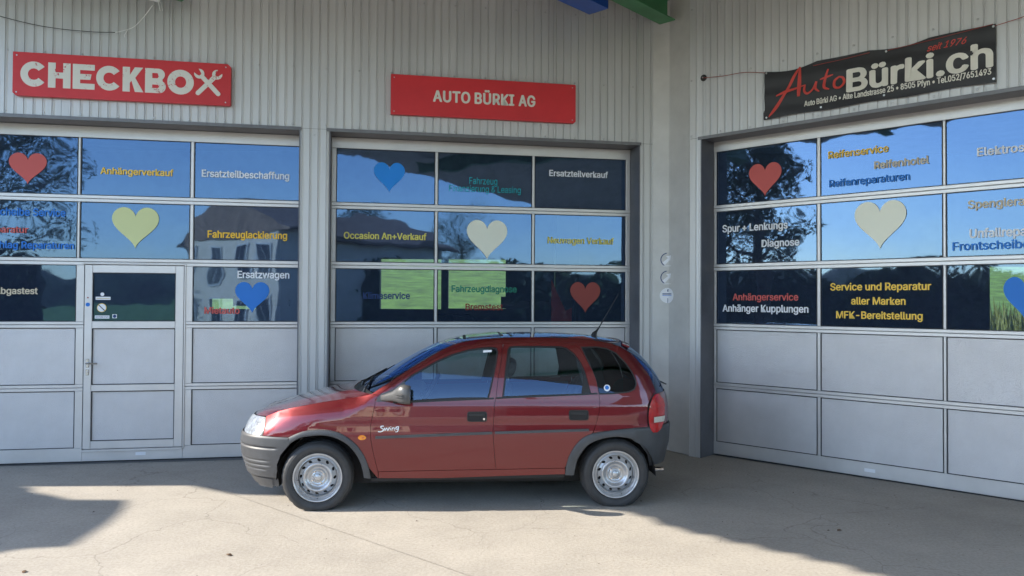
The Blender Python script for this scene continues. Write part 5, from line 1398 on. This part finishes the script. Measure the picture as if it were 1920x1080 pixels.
# inspection and emission stickers
side_panel('window_sticker', [(2.345 + .027 * cos(t * pi / 9), .990 + .027 * sin(t * pi / 9)) for t in range(18)], 'vinyl_white', off=-.0055, flange=0, grid=None, shrink=0)
side_panel('window_sticker', [(2.345 + .017 * cos(t * pi / 9), .993 + .017 * sin(t * pi / 9)) for t in range(18)], 'vinyl_blue', off=-.0050, flange=0, grid=None, shrink=0)
side_panel('window_sticker', [(1.325, 1.275), (1.395, 1.280), (1.397, 1.297), (1.327, 1.293)], 'vinyl_white', off=-.0055, flange=0, grid=None, shrink=0)

# cabin
mb = MB(); mb.box(.40, 2.05, -.70, .70, .33, .38); mb.box(2.05, 2.72, -.46, .46, .36, .62); mb.ob('cabin_floor', 'cabin_plastic', car)
for sd in (1, -1):
    side_panel('door_card', [(.50, .36), (1.98, .36), (2.0, .45), (2.10, .58), (2.20, .64), (2.24, .90), (1.42, .885), (.58, .865), (.47, .80)], 'cabin_plastic', off=-.045, flange=0, grid=.1, shrink=0, side=sd)
    side_panel('pillar_trim', [(1.36, .90), (1.50, .92), (1.56, 1.33), (1.47, 1.33)], 'cabin_plastic', off=-.030, flange=.02, grid=None, shrink=0, side=sd)
    side_panel('pillar_trim', [(2.16, .95), (2.36, .95), (2.30, 1.20), (2.22, 1.33), (2.08, 1.33)], 'cabin_plastic', off=-.035, flange=.02, grid=None, shrink=0, side=sd)
V, Fc = [], []
for j in range(9):
    y = -.68 + 1.36 * j / 8; V += [(.50, y, .90), (.62, y, .925), (.78, y, .90), (.84, y, .82), (.80, y, .62), (.62, y, .50)]
for j in range(8):
    for a in range(5): Fc.append((6 * j + a, 6 * j + a + 1, 6 * j + 7 + a, 6 * j + 6 + a))
mesh_obj('dashboard', V, [f[::-1] for f in Fc], 'cabin_plastic', car, smooth=True)
V = []; Fc = []
cst = Vector((.865, -.36, .90)); ax_ = Vector((-.86, 0, .50)).normalized(); u_ = Vector((0, 1, 0)); v__ = ax_.cross(u_)
nS = 28
for i in range(nS):
    a = 2 * pi * i / nS; c_ = cst + (u_ * cos(a) + v__ * sin(a)) * .185; rad = (c_ - cst).normalized()
    for j in range(8): b_ = 2 * pi * j / 8; V.append(tuple(c_ + (rad * cos(b_) + ax_ * sin(b_)) * .014))
for i in range(nS):
    for j in range(8): Fc.append((i * 8 + j, ((i + 1) % nS) * 8 + j, ((i + 1) % nS) * 8 + (j + 1) % 8, i * 8 + (j + 1) % 8))
sw = mesh_obj('steering_wheel', V, Fc, 'black_plastic', car, smooth=True)
mb = MB(); mb.tube([cst + u_ * .17, cst - u_ * .17], .016, 6); mb.tube([cst, cst - v__ * .17], .016, 6); mb.tube([cst, cst + ax_ * .04], .05, 10); mb.tube([cst, cst - Vector((.22, 0, -.0)) * 1.0 + Vector((0, 0, -.13))], .03, 8); mb.ob('steering_spoke', 'black_plastic', sw)
def seat_shape(parent, x, y, w):
    s_ = empty('seat', (x, y, .38), 0, parent)
    def soft(name, prof, w0, nseg=10):
        V = []; Fc = []; m_ = len(prof)
        for i in range(nseg + 1):
            t = -1 + 2 * i / nseg; sc_ = (1 - abs(t) ** 4 * .35)
            cx = sum(p[0] for p in prof) / m_; cz = sum(p[1] for p in prof) / m_
            for px, pz in prof: V.append((cx + (px - cx) * sc_, t * w0 / 2, cz + (pz - cz) * sc_))
        for i in range(nseg):
            for j in range(m_): Fc.append((i * m_ + j, i * m_ + (j + 1) % m_, (i + 1) * m_ + (j + 1) % m_, (i + 1) * m_ + j))
        Fc += [tuple(range(m_))[::-1], tuple(nseg * m_ + j for j in range(m_))]
        return mesh_obj(name, V, Fc, 'seat_cloth', s_, smooth=True, auto=60)
    soft('cushion', chaikin([(-.25, -.02), (.25, -.06), (.27, .06), (-.22, .15), (-.27, .10)], 2), w)
    soft('backrest', chaikin([(.18, .02), (.30, .02), (.50, .58), (.46, .62), (.39, .62), (.24, .22)], 2), w * .96)
    if w < .8:
        soft('headrest', chaikin([(.42, .665), (.50, .665), (.53, .80), (.49, .83), (.45, .82)], 2), .26, 6)
        mb = MB(); mb.tube([(.455, .06, .60), (.465, .06, .68)], .007, 6); mb.tube([(.455, -.06, .60), (.465, -.06, .68)], .007, 6); mb.ob('headrest_post', 'chrome', s_)
    return s_
seat_shape(car, 1.10, -.36, .50); seat_shape(car, 1.10, .36, .50); seat_shape(car, 1.86, 0, 1.22)
mb = MB(); mb.tube([(1.03, 0, 1.29), (1.02, 0, 1.27)], .01, 6); mb.add([(1.02, -.11, 1.23), (1.02, .11, 1.23), (1.01, .11, 1.29), (1.01, -.11, 1.29)], [(0, 1, 2, 3)]); mb.ob('rear_view_mirror', 'black_plastic', car)
# headlining below the roof
patch('headlining', [(x, z - .035) for x, z in roofE], [(x, z - .03) for x, z in roofQ], 2.4, 'cabin_plastic', nv=12)

# ------------------------------------------------------------------ surroundings mirrored in the glass and seen through the hall
def meadow_slope():
    V = []; Fc = []; nx_, ny_ = 40, 24
    for i in range(nx_ + 1):
        for j in range(ny_ + 1):
            x = -60 + 160 * i / nx_; y = 21 + 110 * (j / ny_) ** 1.6
            V.append((x, y, -.02 + max(0, (y - 22)) * .135 + .25 * sin(x * .13 + y * .07)  * min(1, (y - 21) / 20)))
    Fc = [(i * (ny_ + 1) + j, (i + 1) * (ny_ + 1) + j, (i + 1) * (ny_ + 1) + j + 1, i * (ny_ + 1) + j + 1) for i in range(nx_) for j in range(ny_)]
    return tag(mesh_obj('meadow_slope', V, Fc, 'meadow', None, smooth=True), kind='structure')
meadow_slope()
rnd = random.Random(3)
V = []; Fc = []
for i in range(2600):
    x = rnd.uniform(12, 24); y = rnd.uniform(22.5, 27); z0 = (y - 22) * .135; h = rnd.uniform(.7, 1.35); a = rnd.uniform(0, pi); w_ = rnd.uniform(.03, .07)
    dx, dy = cos(a) * w_, sin(a) * w_; k = len(V); lx, ly = rnd.uniform(-.25, .25), rnd.uniform(-.25, .25)
    V += [(x - dx, y - dy, z0), (x + dx, y + dy, z0), (x + lx, y + ly, z0 + h)]; Fc.append((k, k + 1, k + 2))
tag(mesh_obj('corn_field', V, Fc, 'cornleaf'), 'strip of tall green corn behind the hall', 'crop', kind='stuff')
# hills
def ridge(name, R, a0, a1, hmax, seed, mat, depth=60):
    r_ = random.Random(seed); ph = [(r_.uniform(0, 6.28), r_.uniform(2, 9), r_.uniform(.2, 1)) for _ in range(6)]
    n_ = 90; V = []
    for i in range(n_ + 1):
        a = radians(a0 + (a1 - a0) * i / n_); s_ = .55 + .45 * sum(k * sin(f * a + p) for p, f, k in ph) / sum(k for _, _, k in ph)
        for t, f in ((0, 0), (.35, .5), (.7, .85), (1, 1), (1.6, .6)):
            V.append(((R + depth * t) * sin(a), -(R + depth * t) * cos(a), -1 + hmax * s_ * f * (1 + .04 * r_.uniform(-1, 1))))
    Fc = [(i * 5 + j, (i + 1) * 5 + j, (i + 1) * 5 + j + 1, i * 5 + j + 1) for i in range(n_) for j in range(4)]
    return tag(mesh_obj(name, V, Fc, mat, None, smooth=True), kind='structure')
ridge('wooded_hills', 300, -130, 130, 26, 5, 'forest')
def hedge(name, p0, p1, h, wd, n, label, seed):  # added foliage rows, they darken the low reflections in the door glass
    r_ = random.Random(seed); V = []; Fc = []; a = Vector(p0); d = Vector(p1) - a; nn = Vector((-d.y, d.x)).normalized()
    for i in range(n):
        t = r_.random(); z = h * (r_.random() ** .8) * (1 + .12 * sin(t * d.length * .9) + .06 * sin(t * d.length * 2.3)); q = a + d * t + nn * r_.uniform(-wd, wd) * (1 - .3 * z / h)
        u_ = Vector((r_.uniform(-1, 1), r_.uniform(-1, 1), r_.uniform(-1, 1))).normalized(); w_ = u_.orthogonal().normalized(); s_ = r_.uniform(.10, .22); p = Vector((q.x, q.y, z))
        k = len(V); V += [p - u_ * s_, p + w_ * s_ * .7, p + u_ * s_, p - w_ * s_ * .7]; Fc.append((k, k + 1, k + 2, k + 3))
    root = tag(empty(name, (0, 0, 0)), label, 'hedge')
    mesh_obj('foliage', V, Fc, 'leaf', root)
    mb = MB(); w4 = nn * wd * .55; e = a + d
    mb.add([(*(a - w4), 0), (*(e - w4), 0), (*(e + w4), 0), (*(a + w4), 0), (*(a - w4), h * .82), (*(e - w4), h * .82), (*(e + w4), h * .82), (*(a + w4), h * .82)], [(0, 3, 2, 1), (4, 5, 6, 7), (0, 1, 5, 4), (1, 2, 6, 5), (2, 3, 7, 6), (3, 0, 4, 7)])
    mb.ob('inner_growth', 'forest', root)
    return root
hedge('hedge', (1.5, -17.5), (44, -17.5), 3.4, .9, 9000, 'long dark hedge across the road to the right of the beige house', 1)
hedge('hedge', (-40, -17.8), (-9.5, -17.8), 3.6, .9, 7000, 'long dark hedge across the road to the left of the beige house', 2)
hedge('hedge', (-20.5, 14), (-20.5, -14), 3.0, .8, 7000, 'dark hedge along the left side of the forecourt', 3)
# beige house across the road
hs = tag(empty('house', (-2.4, -18.5, 0), radians(62)), 'beige rendered house with a tiled roof standing across the road', 'house')
mb = MB(); mb.box(-4.3, 3.9, -9, 0, 0, 4.5); mb.ob('wall', 'house_render', hs)
mb = MB(); mb.prism([(-4.9, 4.4), (4.5, 4.4), (4.5, 4.55), (-.2, 6.0), (-4.9, 4.55)], -9.6, .08); mb.ob('roof', 'roof_tile', hs)
for x in (-3.2, -1.0, 1.4, 3.0):
    for z in (.7, 2.7):
        mb = MB(); mb.box(x - .55, x + .55, .0, .06, z - .06, z + 1.36); f_ = mb.ob('window_frame', 'house_trim', hs)
        mb = MB(); mb.box(x - .46, x - .03, .061, .075, z + .03, z + 1.27); mb.box(x + .03, x + .46, .061, .075, z + .03, z + 1.27); mb.ob('window_pane', 'house_glass', f_)
# trees
lp = []
def tree(x, y, h, rad, seed, label, trunk=0.35, n=9000, src=None, rot=0):
    t = tag(empty('broadleaf_tree', (x, y, 0), rot), label, 'tree')
    if src is not None:
        for ch in src.children:
            d = ch.copy(); COL.objects.link(d); d.parent = t
        s_ = h / src['height']; t.scale = (s_, s_, s_); return t
    t['height'] = h
    r_ = random.Random(seed); mb = MB()
    mb.tube([(0, 0, -.1), (.1, .05, h * .3), (.0, .1, h * .6), (.1, 0, h * .85)], [trunk, trunk * .75, trunk * .45, .05], 9)
    tips = []
    for i in range(14):
        z = h * (.28 + .5 * i / 14); a = r_.uniform(0, 6.28); L = rad * r_.uniform(.55, .95) * (1 - .4 * i / 14)
        e = Vector((cos(a) * L, sin(a) * L, z + L * .45)); mb.tube([(.05, .05, z), (e.x * .5, e.y * .5, z + L * .12), e], [trunk * .3, trunk * .18, .03], 6); tips.append(e)
    mb.ob('trunk', 'bark', t)
    cl = [e + Vector((r_.uniform(-.5, .5), r_.uniform(-.5, .5), r_.uniform(-.3, .6))) for e in tips for _ in range(3)] + [Vector((r_.uniform(-.4, .4) * rad, r_.uniform(-.4, .4) * rad, h * r_.uniform(.6, 1.0))) for _ in range(14)]
    V = []; Fc = []
    for i in range(n):
        c_ = r_.choice(cl); d = Vector((r_.gauss(0, 1), r_.gauss(0, 1), r_.gauss(0, .8))); d.normalize(); p = c_ + d * rad * .30 * r_.uniform(.3, 1) ** .5
        u_ = Vector((r_.uniform(-1, 1), r_.uniform(-1, 1), r_.uniform(-1, 1))).normalized(); w_ = u_.orthogonal().normalized(); s_ = r_.uniform(.05, .11)
        k = len(V); V += [p - u_ * s_, p + w_ * s_ * .6, p + u_ * s_, p - w_ * s_ * .6]; Fc.append((k, k + 1, k + 2, k + 3))
    mesh_obj('crown', V, Fc, 'leaf', t)
    return t
tA = tree(-12.8, -25, 11.5, 4.2, 11, 'tall tree at the left end of the row across the road')
tB = tree(-15.2, 0.9, 8.6, 2.0, 12, 'tree standing alone at the left side of the forecourt', n=7000)
tree(-18.0, -27, 10, 4, 0, 'second tree of the row across the road', src=tA, rot=1.1)
tree(5.2, -26, 7.0, 4, 0, 'tree beside the beige house on its right', src=tA, rot=2.3)
tree(12.5, -32, 8.0, 4, 0, 'small tree across the road well right of the house', src=tA, rot=4.0)
tree(-27, -1, 11, 4, 0, 'broad tree in the meadow by the left end of the road', src=tA, rot=3.1)
tree(-21, 6.5, 7.0, 3, 0, 'far tree on the left behind the forecourt tree', src=tB, rot=0.7)

# ------------------------------------------------------------------ small litter on the forecourt
def at_ground(name, x, y, mat, label, cat, rz, sc):
    V = []; Fc = []
    P = [(0, -.5), (.22, -.25), (.30, .05), (.16, .32), (0, .5), (-.18, .30), (-.28, .0), (-.2, -.3)]
    V = [(0, 0, .25)] + [(a, b, .04 + .22 * abs(a) * 2 + .10 * b) for a, b in P]
    Fc = [(0, i, i % 8 + 1) for i in range(1, 9)]
    o = mesh_obj(name, [(a * sc, b * sc, c_ * sc) for a, b, c_ in V], Fc, mat); o.location = (x, y, 0.001); o.rotation_euler = (0, 0, rz)
    return tag(o, label, cat)
pbr('dead_leaf', (0.16, 0.09, 0.05), 0.8, var=0.2, vscale=30)
at_ground('dry_leaf', -1.87, 5.13, 'dead_leaf', 'curled brown leaf lying on the sunlit concrete in the foreground, left of centre', 'leaf', 1.2, .055)
at_ground('dry_leaf', -3.02, 4.80, 'dead_leaf', 'small brown leaf on the sunlit concrete at the bottom left', 'leaf', .3, .045)
at_ground('dry_leaf', 2.45, 5.75, 'dead_leaf', 'small dark leaf on the shaded concrete before the right wing door', 'leaf', 2.2, .06)
rn = random.Random(9); V = []; Fc = []
for i in range(260):
    x = rn.uniform(-5.5, 5.5); y = rn.uniform(4.4, 8.4); q = rn.uniform(.002, .007) * (1.6 if rn.random() < .08 else 1); k = len(V); a = rn.uniform(0, 6.28)
    V += [(x + q * cos(a + t), y + q * .8 * sin(a + t), 0.0) for t in (0, 1.6, 3.1, 4.7)] + [(x + q * .2, y, q * .8)]
    Fc += [(k, k + 1, k + 4), (k + 1, k + 2, k + 4), (k + 2, k + 3, k + 4), (k + 3, k, k + 4)]
pbr('grit', (0.20, 0.17, 0.14), 0.9, var=0.3, vscale=5)
tag(mesh_obj('grit', V, Fc, 'grit'), 'loose grit and small stones scattered over the concrete', 'grit', kind='stuff')
